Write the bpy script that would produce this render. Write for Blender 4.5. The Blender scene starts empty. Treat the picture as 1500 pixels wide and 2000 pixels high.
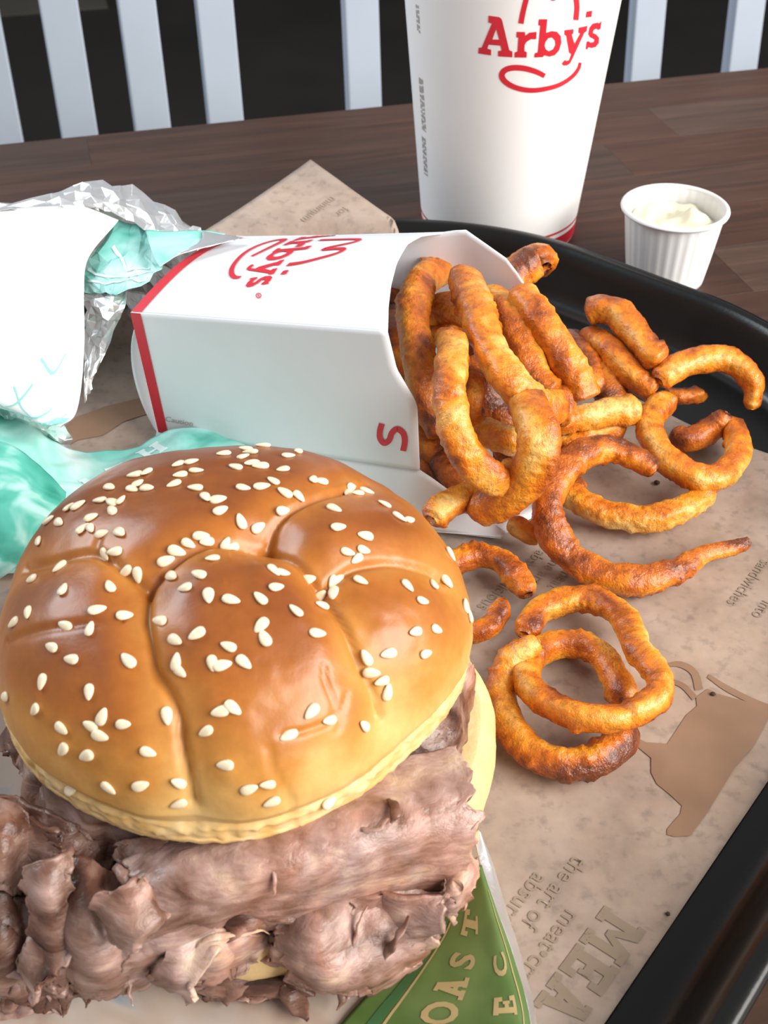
import bpy, bmesh, math, random
import numpy as np
from mathutils import Vector, Matrix, noise
from mathutils.bvhtree import BVHTree
from mathutils.geometry import tessellate_polygon

# ------------------------------------------------------------------ camera, world, light
# Lengths below are in cm measured from the table top under the camera
# (x right, y away, z up); W() turns them into metres above the floor.
S, TABLE_H = 0.01, 0.74
CAM_H, PITCH, FPX = 23.5, math.radians(39.0), 2400.0
sc = bpy.context.scene
col = sc.collection
def W(p): return Vector((p[0]*S, p[1]*S, p[2]*S + TABLE_H))

cam = bpy.data.cameras.new('camera')
cam.sensor_fit = 'VERTICAL'; cam.sensor_height = 24.0; cam.lens = FPX/2000*24
cam.clip_start = 0.01; cam.clip_end = 50
cam.dof.use_dof = True; cam.dof.focus_distance = 0.31; cam.dof.aperture_fstop = 26
camo = bpy.data.objects.new('camera', cam); col.objects.link(camo)
camo.location = W((0, 0, CAM_H)); camo.rotation_euler = (math.pi/2 - PITCH, 0, 0)
sc.camera = camo

world = bpy.data.worlds.new('world'); sc.world = world; world.use_nodes = True
world.node_tree.nodes['Background'].inputs[0].default_value = (0.93, 0.95, 1.0, 1)
world.node_tree.nodes['Background'].inputs[1].default_value = 0.42

def area(name, loc, target, sx, sy, power, colr):
    l = bpy.data.lights.new(name, 'AREA'); l.shape = 'RECTANGLE'; l.size = sx; l.size_y = sy
    l.energy = power; l.color = colr
    o = bpy.data.objects.new(name, l); col.objects.link(o)
    o.location = loc
    o.rotation_euler = (Vector(target) - Vector(loc)).to_track_quat('-Z', 'Y').to_euler()
    return o
# daylight: a tall window to the right of the seat, and a second one to the left beyond the table
area('window_light_right', (1.35, -0.35, 1.65), (0, 0.3, 0.76), 1.5, 1.1, 68, (1.0, 0.96, 0.90))
area('window_light_left', (-1.3, 0.95, 1.75), (-0.1, 0.35, 0.78), 0.9, 0.9, 24, (0.86, 0.94, 1.0))
sc.view_settings.view_transform = 'Standard'; sc.view_settings.look = 'None'
sc.view_settings.gamma = 1.0; sc.view_settings.use_curve_mapping = False
sc.view_settings.exposure = 0.0

# ------------------------------------------------------------------ photogrammetry helpers
cP, sP = math.cos(PITCH), math.sin(PITCH)
def ray(px, py):
    u = (px-750)/FPX; v = (1000-py)/FPX
    return Vector((u, cP + v*sP, -sP + v*cP))
def at(px, py, z):
    """point at height z (cm above the table) seen at that place in the photograph"""
    d = ray(px, py); t = (CAM_H - z)/(-d.z)
    return Vector((d.x*t, d.y*t, z))
def depth(p): return p[1]*cP + (CAM_H - p[2])*sP
def fbm(p, o=3):
    a, s, f = 1.0, 0.0, 1.0
    for _ in range(o):
        s += a*noise.noise(p*f); a *= .5; f *= 2.1
    return s
def catmull(pts, n):
    P = [Vector(p) for p in pts]
    P = [2*P[0]-P[1]] + P + [2*P[-1]-P[-2]]
    out = []; m = len(P)-3
    for k in range(n):
        t = k/(n-1)*m; i = min(int(t), m-1); f = t-i
        a, b, c, d = P[i:i+4]
        out.append(.5*((2*b)+(c-a)*f+(2*a-5*b+4*c-d)*f*f+(3*b-a-3*c+d)*f**3))
    return out
def lerp(x, xs, ys): return float(np.interp(x, xs, ys))
def sstep(a, b, x):
    t = min(1, max(0, (x-a)/(b-a))); return t*t*(3-2*t)

# ------------------------------------------------------------------ object helpers
ORG = {}
def mk(name, verts, faces, mats, parent=None, origin=None, smooth=True, midx=None, colors=None):
    """one mesh object; verts in table cm. A child shares its parent's origin."""
    if parent is not None: origin = ORG[parent.name]
    elif origin is None:
        a = np.array([tuple(v) for v in verts]); origin = (a[:,0].mean(), a[:,1].mean(), a[:,2].min())
    o3 = Vector(origin)
    me = bpy.data.meshes.new(name)
    me.from_pydata([tuple((Vector(v)-o3)*S) for v in verts], [], [tuple(f) for f in faces])
    if not isinstance(mats, (list, tuple)): mats = [mats]
    for m in mats: me.materials.append(m)
    if midx is not None: me.polygons.foreach_set('material_index', midx)
    me.polygons.foreach_set('use_smooth', [smooth]*len(me.polygons))
    if colors is not None:
        ca = me.color_attributes.new('tone', 'FLOAT_COLOR', 'POINT')
        ca.data.foreach_set('color', np.array(colors, dtype=np.float32).ravel())
    me.update()
    o = bpy.data.objects.new(name, me); col.objects.link(o)
    if parent is not None: o.parent = parent
    else: o.location = W(origin)
    ORG[o.name] = tuple(origin)
    return o
def empty(name, origin):
    o = bpy.data.objects.new(name, None); col.objects.link(o); o.empty_display_size = .01
    o.location = W(origin); ORG[o.name] = tuple(origin)
    return o
def tag(o, label=None, cat=None, group=None, kind=None):
    if label: o['label'] = label
    if cat: o['category'] = cat
    if group: o['group'] = group
    if kind: o['kind'] = kind
    return o
def grid_faces(nu, nv, off=0, closed_u=False, closed_v=False, flip=False):
    F = []
    for i in range(nu if closed_u else nu-1):
        for j in range(nv if closed_v else nv-1):
            a = i*nv+j; b = ((i+1) % nu)*nv+j; c = ((i+1) % nu)*nv+(j+1) % nv; d = i*nv+(j+1) % nv
            F.append((a+off, b+off, c+off, d+off) if not flip else (d+off, c+off, b+off, a+off))
    return F
def sheet(name, G, th, mats, parent=None, origin=None, smooth=True, colors=None):
    """a thin two-sided sheet from a grid of points G[i][j]; mats = front (and back)"""
    nu, nv = len(G), len(G[0]); A = np.array([[tuple(p) for p in r] for r in G])
    du = np.gradient(A, axis=0); dv = np.gradient(A, axis=1)
    N = np.cross(du, dv); L = np.linalg.norm(N, axis=2, keepdims=True); L[L < 1e-9] = 1; N /= L
    top = A.reshape(-1, 3); bot = (A - N*th).reshape(-1, 3)
    V = np.vstack([top, bot]); n = nu*nv
    F1 = grid_faces(nu, nv); F2 = grid_faces(nu, nv, n, flip=True); E = []
    for i in range(nu-1):
        a, b = i*nv, (i+1)*nv; E.append((b, a, a+n, b+n))
        a, b = i*nv+nv-1, (i+1)*nv+nv-1; E.append((a, b, b+n, a+n))
    for j in range(nv-1):
        a, b = j, j+1; E.append((a, b, b+n, a+n))
        a, b = (nu-1)*nv+j, (nu-1)*nv+j+1; E.append((b, a, a+n, b+n))
    back = 1 if isinstance(mats, (list, tuple)) and len(mats) > 1 else 0
    mi = [0]*len(F1) + [back]*(len(F2)+len(E))
    cc = None if colors is None else list(colors)+list(colors)
    return mk(name, V, F1+F2+E, mats, parent, origin, smooth, mi, cc)
def patch(net, nu, nv):
    """net: rows of points; a Catmull-Rom surface through them"""
    rows = [catmull(r, nv) for r in net]
    cols = [catmull([rows[i][j] for i in range(len(rows))], nu) for j in range(nv)]
    return [[cols[j][i] for j in range(nv)] for i in range(nu)]
def pnet(rows): return [[at(*p) for p in r] for r in rows]
def tubegrid(pts, rad, n=12, flat=1.0, twist=0, sq=1.0):
    """rings around a path; returns verts, faces with closed ends"""
    P = [Vector(p) for p in pts]; V = []; F = []
    up = Vector((0, 0, 1)); m = len(P); prev = None
    for i, p in enumerate(P):
        t = (P[min(i+1, m-1)]-P[max(i-1, 0)]).normalized()
        if prev is None: a = t.cross(up if abs(t.z) < .9 else Vector((1, 0, 0))).normalized()
        else: a = (prev - t*prev.dot(t)).normalized()
        prev = a; b = t.cross(a); r = rad[i] if hasattr(rad, '__len__') else rad
        for k in range(n):
            th = 2*math.pi*k/n + twist*i/m; c, s = math.cos(th), math.sin(th)
            e = (abs(c)**4+abs(s)**4)**-.25 if sq != 1.0 else 1
            e = 1+(e-1)*sq if sq != 1.0 else 1
            V.append(p + (a*c + b*s*flat)*r*e)
    F = grid_faces(m, n, closed_v=True, flip=True)
    V.append(P[0]); V.append(P[-1])
    for k in range(n):
        F.append((m*n, k, (k+1) % n)); F.append((m*n+1, (m-1)*n+(k+1) % n, (m-1)*n+k))
    return V, F
def boxgeo(c, sx, sy, sz, ax=(1, 0), lean=0):
    """box centred in plan at c (its base at c.z), x along ax, top leaning back by lean"""
    X = Vector((ax[0], ax[1], 0)); Y = Vector((-ax[1], ax[0], 0)); c = Vector(c); V = []
    for z in (0, sz):
        for a, b in ((-1, -1), (1, -1), (1, 1), (-1, 1)):
            V.append(c + X*a*sx/2 + Y*(b*sy/2 + lean*z) + Vector((0, 0, z)))
    return V, [(3, 2, 1, 0), (4, 5, 6, 7), (0, 1, 5, 4), (1, 2, 6, 5), (2, 3, 7, 6), (3, 0, 4, 7)]
def merge(parts):
    V, F = [], []
    for v, f in parts:
        o = len(V); V += list(v); F += [tuple(i+o for i in q) for q in f]
    return V, F
def bevel(o, w, seg=2):
    m = o.modifiers.new('bevel', 'BEVEL'); m.width = w*S; m.segments = seg; m.limit_method = 'ANGLE'
    return o

# ------------------------------------------------------------------ materials
def mat(name, base=(.8, .8, .8), rough=.5, metal=0, spec=.5, sss=0, sssr=(.01, .005, .003), coat=0):
    m = bpy.data.materials.new(name); m.use_nodes = True
    b = m.node_tree.nodes['Principled BSDF']
    b.inputs['Base Color'].default_value = (*base, 1); b.inputs['Roughness'].default_value = rough
    b.inputs['Metallic'].default_value = metal; b.inputs['Specular IOR Level'].default_value = spec
    b.inputs['Coat Weight'].default_value = coat
    if sss:
        b.inputs['Subsurface Weight'].default_value = sss; b.inputs['Subsurface Scale'].default_value = .3
        b.inputs['Subsurface Radius'].default_value = sssr
    return m
class N:
    def __init__(s, m): s.t = m.node_tree; s.b = s.t.nodes['Principled BSDF']
    def add(s, k, **kw):
        n = s.t.nodes.new(k)
        for a, v in kw.items(): setattr(n, a, v)
        return n
    def link(s, a, b): s.t.links.new(a, b)
    def coords(s, scale=(1, 1, 1), kind='Object'):
        tc = s.add('ShaderNodeTexCoord'); mp = s.add('ShaderNodeMapping'); mp.inputs['Scale'].default_value = scale
        s.link(tc.outputs[kind], mp.inputs[0]); return mp.outputs[0]
    def noise(s, scale, detail=4, rough=.55, vec=None, dist=0):
        n = s.add('ShaderNodeTexNoise'); n.inputs['Scale'].default_value = scale; n.inputs['Detail'].default_value = detail
        n.inputs['Roughness'].default_value = rough; n.inputs['Distortion'].default_value = dist
        s.link(vec if vec is not None else s.coords(), n.inputs['Vector']); return n.outputs['Fac']
    def ramp(s, fac, stops):
        r = s.add('ShaderNodeValToRGB'); e = r.color_ramp.elements
        while len(e) < len(stops): e.new(.5)
        for q, (p, c) in zip(e, stops): q.position = p; q.color = (*c, 1) if len(c) == 3 else c
        s.link(fac, r.inputs[0]); return r.outputs[0]
    def mix(s, fac, a, b, mode='MIX'):
        n = s.add('ShaderNodeMix', data_type='RGBA', blend_type=mode)
        if isinstance(fac, (int, float)): n.inputs[0].default_value = fac
        else: s.link(fac, n.inputs[0])
        for sock, v in ((n.inputs[6], a), (n.inputs[7], b)):
            if isinstance(v, tuple): sock.default_value = (*v, 1)
            else: s.link(v, sock)
        return n.outputs[2]
    def base(s, c): s.link(c, s.b.inputs['Base Color'])
    def bump(s, h, strength, dist):
        n = s.add('ShaderNodeBump'); n.inputs['Strength'].default_value = strength; n.inputs['Distance'].default_value = dist
        s.link(h, n.inputs['Height']); s.link(n.outputs[0], s.b.inputs['Normal'])
    def math(s, op, a, b=0.0):
        n = s.add('ShaderNodeMath', operation=op)
        for i, v in enumerate((a, b)):
            if isinstance(v, (int, float)): n.inputs[i].default_value = v
            else: s.link(v, n.inputs[i])
        return n.outputs[0]

def m_wood():
    m = mat('dark_wood_stave', rough=.46, spec=.32); n = N(m)
    oi = n.add('ShaderNodeObjectInfo')
    tc = n.add('ShaderNodeTexCoord'); ad = n.add('ShaderNodeVectorMath', operation='ADD')
    n.link(tc.outputs['Object'], ad.inputs[0]); n.link(oi.outputs['Location'], ad.inputs[1])
    mp = n.add('ShaderNodeMapping'); mp.inputs['Scale'].default_value = (4, 60, 60); n.link(ad.outputs[0], mp.inputs[0])
    g = n.noise(3, 6, .6, mp.outputs[0], .6)
    c1 = n.ramp(oi.outputs['Random'], [(0, (.050, .024, .015)), (.3, (.078, .034, .020)), (.6, (.058, .033, .023)), (.85, (.098, .056, .039)), (1, (.040, .022, .016))])
    gr = n.ramp(g, [(.3, (.6, .6, .6)), (.7, (1.25, 1.22, 1.2))])
    n.base(n.mix(1.0, c1, gr, 'MULTIPLY')); n.bump(g, .15, .0003); return m
def m_tray():
    m = mat('black_tray_plastic', (.005, .005, .0045), .28, spec=.38); n = N(m)
    h = n.noise(900, 2, .5); n.bump(h, .18, .0002); return m
def m_liner():
    m = mat('tray_paper', rough=.62, spec=.3); n = N(m)
    a = n.noise(55, 5, .65); b = n.noise(260, 4, .6); c = n.noise(12, 3, .5)
    cc = n.ramp(a, [(.3, (.30, .225, .18)), (.5, (.385, .295, .235)), (.72, (.45, .355, .29))])
    f = n.ramp(b, [(.30, (.74, .75, .77)), (.46, (1, 1, 1)), (.8, (1.08, 1.06, 1.04))])
    w = n.ramp(c, [(.35, (.90, .95, 1.02)), (.65, (1.06, 1.0, .95))])
    n.base(n.mix(1, n.mix(1, cc, f, 'MULTIPLY'), w, 'MULTIPLY')); n.bump(a, .1, .0006); return m
def m_paint(name, c, rough=.55, jitter=.08, scale=120):
    m = mat(name, rough=rough); n = N(m); a = n.noise(scale, 3)
    n.base(n.ramp(a, [(.3, tuple(x*(1-jitter) for x in c)), (.7, tuple(min(1, x*(1+jitter)) for x in c))])); return m
def m_fry():
    m = mat('curly_fry_crust', rough=.38, spec=.5, sss=.18, sssr=(.006, .002, .0006), coat=.16); m.node_tree.nodes['Principled BSDF'].inputs['Coat Roughness'].default_value = .22; n = N(m)
    oi = n.add('ShaderNodeObjectInfo')
    tc = n.add('ShaderNodeTexCoord'); ad = n.add('ShaderNodeVectorMath', operation='ADD')
    n.link(tc.outputs['Object'], ad.inputs[0]); n.link(oi.outputs['Location'], ad.inputs[1])
    v = ad.outputs[0]
    a = n.noise(95, 4, .6, v, .5); b = n.noise(480, 4, .65, v); d = n.noise(1500, 2, .5, v)
    at_ = n.add('ShaderNodeAttribute'); at_.attribute_name = 'tone'
    sep = n.add('ShaderNodeSeparateColor'); n.link(at_.outputs['Color'], sep.inputs[0])
    k = n.math('ADD', n.math('MULTIPLY', n.math('SUBTRACT', a, .5), 1.5), sep.outputs[0])
    c = n.ramp(k, [(0, (.15, .036, .009)), (.20, (.40, .092, .010)), (.42, (.64, .170, .009)), (.66, (.76, .30, .022)), (1, (.84, .55, .17))])
    sp = n.ramp(b, [(.34, (.70, .62, .55)), (.5, (1, 1, 1)), (.74, (1.16, 1.10, 1.0))])
    n.base(n.mix(1, c, sp, 'MULTIPLY'))
    n.link(n.ramp(b, [(.3, (.42, .42, .42)), (.7, (.2, .2, .2))]), n.b.inputs['Roughness'])
    n.bump(n.math('ADD', b, n.math('MULTIPLY', d, .4)), .6, .0011); return m
def m_crown():
    m = mat('baked_bun_crust', rough=.36, spec=.45, sss=.06, sssr=(.006, .003, .001)); n = N(m)
    at_ = n.add('ShaderNodeAttribute'); at_.attribute_name = 'tone'
    sep = n.add('ShaderNodeSeparateColor'); n.link(at_.outputs['Color'], sep.inputs[0])
    a = n.noise(70, 5, .6); f = n.noise(500, 4, .6)
    k = n.math('ADD', sep.outputs[0], n.math('MULTIPLY', n.math('SUBTRACT', a, .5), .32))
    c = n.ramp(k, [(0, (.74, .55, .29)), (.2, (.68, .41, .135)), (.42, (.54, .235, .045)), (.7, (.385, .122, .018)), (1, (.23, .062, .012))])
    n.base(n.mix(1, c, n.ramp(f, [(.3, (.93, .92, .9)), (.7, (1.04, 1.04, 1.04))]), 'MULTIPLY'))
    n.link(n.ramp(k, [(.1, (.62, .62, .62)), (.6, (.33, .33, .33))]), n.b.inputs['Roughness'])
    n.bump(n.math('ADD', n.math('MULTIPLY', a, .8), n.math('MULTIPLY', f, .25)), .22, .0010); return m
def m_heel():
    m = mat('pale_bun_crust', rough=.6, spec=.3, sss=.06); n = N(m); a = n.noise(90, 5, .6); f = n.noise(600, 3, .6)
    n.base(n.ramp(a, [(.3, (.66, .42, .17)), (.6, (.76, .55, .27)), (.8, (.80, .62, .36))])); n.bump(f, .25, .0008); return m
def m_meat():
    m = mat('roast_beef', rough=.34, spec=.5, sss=.15, sssr=(.008, .003, .002)); n = N(m)
    oi = n.add('ShaderNodeObjectInfo')
    v = n.coords((1, 1, 1)); vs = n.coords((1, 1, 3.2))
    a = n.noise(48, 5, .6, vs, 1.0); b = n.noise(190, 5, .65, vs, .8); d = n.noise(700, 3, .6, v)
    at_ = n.add('ShaderNodeAttribute'); at_.attribute_name = 'tone'
    sep = n.add('ShaderNodeSeparateColor'); n.link(at_.outputs['Color'], sep.inputs[0])
    k = n.math('ADD', n.math('MULTIPLY', n.math('SUBTRACT', a, .5), 1.4), sep.outputs[0])
    c = n.ramp(k, [(0, (.040, .017, .011)), (.22, (.125, .058, .040)), (.46, (.255, .155, .120)), (.70, (.39, .262, .238)), (1, (.58, .45, .35))])
    h = n.noise(30, 4, .6, v, 1.2); warm = n.ramp(h, [(.36, (1.0, 1.02, 1.06)), (.52, (1.04, .96, .90)), (.70, (1.16, .84, .66))])
    s2 = n.ramp(b, [(.3, (.70, .62, .56)), (.52, (1, 1, 1)), (.75, (1.14, 1.12, 1.10))])
    n.base(n.mix(1, n.mix(1, c, s2, 'MULTIPLY'), warm, 'MULTIPLY'))
    n.link(n.ramp(a, [(.3, (.22, .22, .22)), (.7, (.45, .45, .45))]), n.b.inputs['Roughness'])
    n.bump(n.math('ADD', b, n.math('MULTIPLY', d, .3)), .32, .0014); return m
def m_foil():
    m = mat('silver_foil', (.96, .95, .94), .36, metal=.9); n = N(m)
    a = n.noise(120, 4, .6, None, .8); n.bump(a, .35, .0012); return m
def m_print(name, stops, scale, rough=.42, stretch=(1, 1, 1)):
    m = mat(name, rough=rough, spec=.5); n = N(m); v = n.coords(stretch)
    a = n.noise(scale, 3, .5, v, .6); n.base(n.ramp(a, stops)); f = n.noise(150, 3); n.bump(f, .12, .0006); return m

WOOD, TRAY, LINER = m_wood(), m_tray(), m_liner()
FRY, CROWN, HEEL, MEAT, FOIL = m_fry(), m_crown(), m_heel(), m_meat(), m_foil()
WHITE = m_paint('white_card', (.86, .86, .86), .5, .01)
CARD = m_paint('carton_card', (.80, .82, .86), .38, .012, 60)
CUPM = m_paint('cup_card', (.88, .87, .86), .42, .012, 60)
RED = m_paint('red_print', (.62, .018, .035), .45, .05)
GREY = m_paint('grey_print', (.38, .36, .34), .6, .05)
BROWNP = m_paint('brown_paper_print', (.285, .165, .098), .62, .08, 90)
GREYP = m_paint('taupe_paper_print', (.285, .215, .155), .62, .12, 90)
SEED = m_paint('sesame_seed', (.86, .72, .50), .38, .08, 900)
SAUCE = m_paint('creamy_sauce', (.84, .79, .58), .3, .03)
METAL = m_paint('brushed_silver_paint', (.45, .51, .60), .42, .03, 20)
DARKM = m_paint('dark_stained_wood', (.022, .015, .012), .5, .2, 20)
FLOORM = m_paint('dark_floor_tile', (.018, .016, .014), .5, .25, 3)
FLOORL = m_paint('olive_floor_tile', (.085, .078, .062), .5, .12, 6)
WALLM = m_paint('dark_wall_paint', (.05, .046, .042), .7, .1, 3)
TEAL = m_print('teal_wrapper_print', [(.30, (.05, .36, .28)), (.42, (.22, .60, .52)), (.54, (.42, .76, .70)), (.70, (.72, .86, .85))], 46)
BLOWN = m_print('blown_out_wrapper_print', [(.25, (.74, .90, .88)), (.42, (.90, .94, .94)), (.7, (.93, .94, .94))], 16)  # white and teal print, the flap's blown-out brightness put into its colour
SEAG = m_print('sea_green_wrapper_print', [(.30, (.02, .28, .20)), (.5, (.10, .48, .38)), (.62, (.45, .76, .70)), (.75, (.72, .88, .86))], 60)
GREEN = m_print('green_wrapper_print', [(.3, (.045, .095, .022)), (.5, (.085, .15, .035)), (.75, (.17, .23, .075))], 30)
CREAM = m_print('cream_wrapper_print', [(.32, (.20, .30, .40)), (.42, (.50, .42, .37)), (.58, (.46, .36, .29)), (.75, (.34, .22, .17))], 60)
GOLDP = m_paint('tan_wrapper_lettering', (.42, .31, .14), .5, .10)
PALEP = m_paint('pale_wrapper_lettering', (.72, .90, .88), .45, .05)
LINEP = m_paint('teal_wrapper_line', (.30, .74, .70), .45, .05)
DKGRN = m_paint('dark_green_wrapper_line', (.05, .13, .045), .45, .05)
CRUMB = m_paint('pepper_crumb', (.05, .025, .012), .7, .2)

# ------------------------------------------------------------------ setting
YAW = math.radians(15); T1 = Vector((math.cos(YAW), math.sin(YAW), 0)); T2 = Vector((-math.sin(YAW), math.cos(YAW), 0))
FZ = -TABLE_H/S
def tb(a, b, z=0): return T1*a + T2*b + Vector((0, 0, z))
v, f = boxgeo((0, 60, FZ-4), 900, 1000, 4)
tag(mk('floor', v, f, FLOORM, origin=(0, 60, FZ-4), smooth=False), kind='structure')
v, f = boxgeo((0, 560, FZ), 900, 8, 280)
tag(mk('wall_back', v, f, WALLM, origin=(0, 560, FZ), smooth=False), kind='structure')
for i in range(5):
    v, f = boxgeo(tb(-190+i*46, 362, FZ), 44, 60, .4, (T1.x, T1.y))
    o = mk('floor_tile', v, f, FLOORL, parent=bpy.data.objects['floor'], smooth=False)

# dining table: laminated staves on a slab, one pedestal
root = empty('dining_table', tb(0, 22, FZ))
tag(root, 'dark brown butcher-block dining table under the black tray', 'table')
v, f = boxgeo(tb(0, 22.5, -3.0), 150, 75, 2.0, (T1.x, T1.y)); mk('slab', v, f, DARKM, parent=root, smooth=False)
v, f = merge([boxgeo(tb(0, 22, FZ+3), 9, 9, 68, (T1.x, T1.y)), boxgeo(tb(0, 22, -6), 60, 40, 3, (T1.x, T1.y))])
mk('pedestal', v, f, DARKM, parent=root, smooth=False)
v, f = boxgeo(tb(0, 22, FZ), 66, 50, 3, (T1.x, T1.y)); mk('foot_plate', v, f, DARKM, parent=root, smooth=False)
random.seed(4)
SW = 3.75; stave_me = {}
for r in range(20):
    b = -15 + SW*(r+.5); a = -75 - random.choice((0, 8, 16, 24))
    while a < 75:
        L = random.choice((20, 28, 36, 44)); a0, a1 = max(a, -75), min(a+L, 75); a += L
        if a1-a0 < 1: continue
        key = round(a1-a0, 2)
        if key not in stave_me:
            w, h, t, e = key/2-.003, SW/2-.003, 1.0, .006
            V = [(x*S, y*S, z*S) for z, q in ((-t, 0), (-e, 0), (0, e)) for x, y in ((-w+q, -h+q), (w-q, -h+q), (w-q, h-q), (-w+q, h-q))]
            F = [(3, 2, 1, 0), (8, 9, 10, 11)] + [(k*4+j, k*4+(j+1) % 4, k*4+4+(j+1) % 4, k*4+4+j) for k in (0, 1) for j in range(4)]
            me = bpy.data.meshes.new('stave'); me.from_pydata(V, [], F); me.materials.append(WOOD); stave_me[key] = me
        o = bpy.data.objects.new('stave', stave_me[key]); col.objects.link(o); o.parent = root
        o.location = W(tb((a0+a1)/2, b)) - W(ORG[root.name]); o.rotation_euler.z = YAW

# two slat-back chairs pushed up to the far side of the table
def plane_at(px, py, b):
    d = ray(px, py); t = b/(d.dot(T2)); p = Vector((0, 0, CAM_H)) + d*t
    return p
def chair(pxs, label, b, width):
    pts = [plane_at(px, py, b) for px, py in pxs]
    A = [p.dot(T1) for p in pts]; zr = -9.0
    mid = (min(A)+max(A))/2
    root = empty('slat_back_chair', tb(mid, b-14, FZ)); tag(root, label, 'chair', 'chairs beyond the table')
    lean = .115; sw = (max(A)-min(A)) + width + 4
    ax = (T1.x, T1.y)
    def bx(name, a, bb, z, sx, sy, sz, m=METAL, ln=0):
        v, f = boxgeo(tb(a, bb, z), sx, sy, sz, ax, ln); return bevel(mk(name, v, f, m, parent=root, smooth=False), .12)
    zs = FZ + 45; h = 43
    for a in A:
        # slat base sits at the seat; the lean carries it through its place in the photograph
        bx('slat', a, b - lean*(zr-zs), zs, width, 1.3, h, METAL, lean)
    bx('top_rail', mid, b + lean*(zs+h-zr), zs+h, sw, 2.2, 5, METAL, lean)
    bx('seat', mid, b-20, zs-2, sw, 40, 2.6, DARKM)
    for s in (-1, 1):
        bx('leg', mid+s*(sw/2-2), b-37, FZ, 2.6, 2.6, 43, METAL)
        bx('leg', mid+s*(sw/2-2), b-2, FZ, 2.6, 2.6, 43, METAL)
    bx('stretcher', mid, b-2, FZ+18, sw-6, 1.6, 1.6, METAL)
    return root
chair([(-122, 292), (10, 280), (156, 266), (298, 251), (440, 237)], 'silver slat-back chair beyond the table, at the left behind the foil wrapper', 84, 2.45)
chair([(710, 208), (888, 190), (1068, 172), (1253, 155), (1443, 135)], 'silver slat-back chair beyond the table, behind the white drink cup', 84, 2.4)

# ------------------------------------------------------------------ tray and liner
PHI = math.radians(52); E1 = Vector((math.cos(PHI), math.sin(PHI), 0)); E2 = Vector((-math.sin(PHI), math.cos(PHI), 0))
TC1, TC2, TA, TB, TR = 17.05, 17.2, 20.0, 14.9, 12.0
def te(a, b, z=0): return E1*a + E2*b + Vector((0, 0, z))
def bow(a, b): return .010*(b-20)**2*max(0, (a-TC1)/TA)**2   # the far end is gently bowed
def rrect(off, n=48):
    a, b, r = TA+off, TB+off, TR+off; out = []
    for cx, cy, s in ((a-r, b-r, 0), (-(a-r), b-r, 1), (-(a-r), -(b-r), 2), (a-r, -(b-r), 3)):
        for k in range(n):
            t = math.pi/2*(s + k/(n-1)); a_, b_ = TC1+cx+r*math.cos(t), TC2+cy+r*math.sin(t); out.append((a_-bow(a_, b_), b_))
    return out
def tray_sd(a, b):
    a += bow(a, b)
    qx, qy = abs(a-TC1)-(TA-TR), abs(b-TC2)-(TB-TR)
    return math.hypot(max(qx, 0), max(qy, 0)) + min(max(qx, qy), 0) - TR
PROF = [(-1.35, .40), (-1.1, .43), (-.85, .62), (-.62, 1.15), (-.42, 1.75), (-.25, 2.2), (-.12, 2.40), (.0, 2.46), (.22, 2.46), (.34, 2.38), (.36, 2.24)]
OUTP = [(.1, 2.1), (-.2, 1.7), (-.5, .9), (-.75, .35), (-1.1, .06), (-1.6, 0.02)]
rings = [(-6, .40)] + PROF + OUTP
V = []; nr = 192
for off, z in rings: V += [te(a, b, z) for a, b in rrect(off)]
F = grid_faces(len(rings), nr, closed_v=True, flip=False)
F.append(tuple(reversed(range(nr)))) ; F.append(tuple((len(rings)-1)*nr+k for k in range(nr)))
F = [tuple(reversed(q)) for q in F]
tray = mk('serving_tray', V, F, TRAY, origin=te(TC1, TC2, 0))
tag(tray, 'black plastic serving tray with rounded corners and raised rim', 'tray')

def wallz(off): return lerp(off, [p[0] for p in PROF[:8]], [p[1] for p in PROF[:8]])
def liner_z(a, b):
    off = tray_sd(a, b); z = .46
    if off > -1.5:
        z = max(z, wallz(min(off+.1, 0)) + .06 + .12*sstep(-.9, -.2, off))
        if off > -.1: z = 2.64 + (off+.1)*.20
    p = Vector((a*.22, b*.22, 0))
    z += .035*noise.noise(p) + .02 * noise.noise(p*3.1)
    if a > 28 and b < 14: z += .5*sstep(13, 6, b)*sstep(29, 32, a)
    return z
LNU, LNV = 170, 140
def liner_pt(s, t):
    b = 4.25 + (31.4-4.25)*t
    amax = lerp(b, [4, 11.4, 20, 26, 31.4], [31.6, 32.0, 33.2, 34.5, 35.4])
    a = -2.6 + (amax+2.6)*s
    return a, b
G = []
for i in range(LNU):
    row = []
    for j in range(LNV):
        a, b = liner_pt(i/(LNU-1), j/(LNV-1)); row.append(te(a, b, liner_z(a, b)))
    G.append(row)
liner = sheet('tray_liner', G, .02, [LINER], origin=te(TC1, TC2, .4))
tag(liner, 'brownish printed paper liner lying in the black tray', 'paper')

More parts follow.
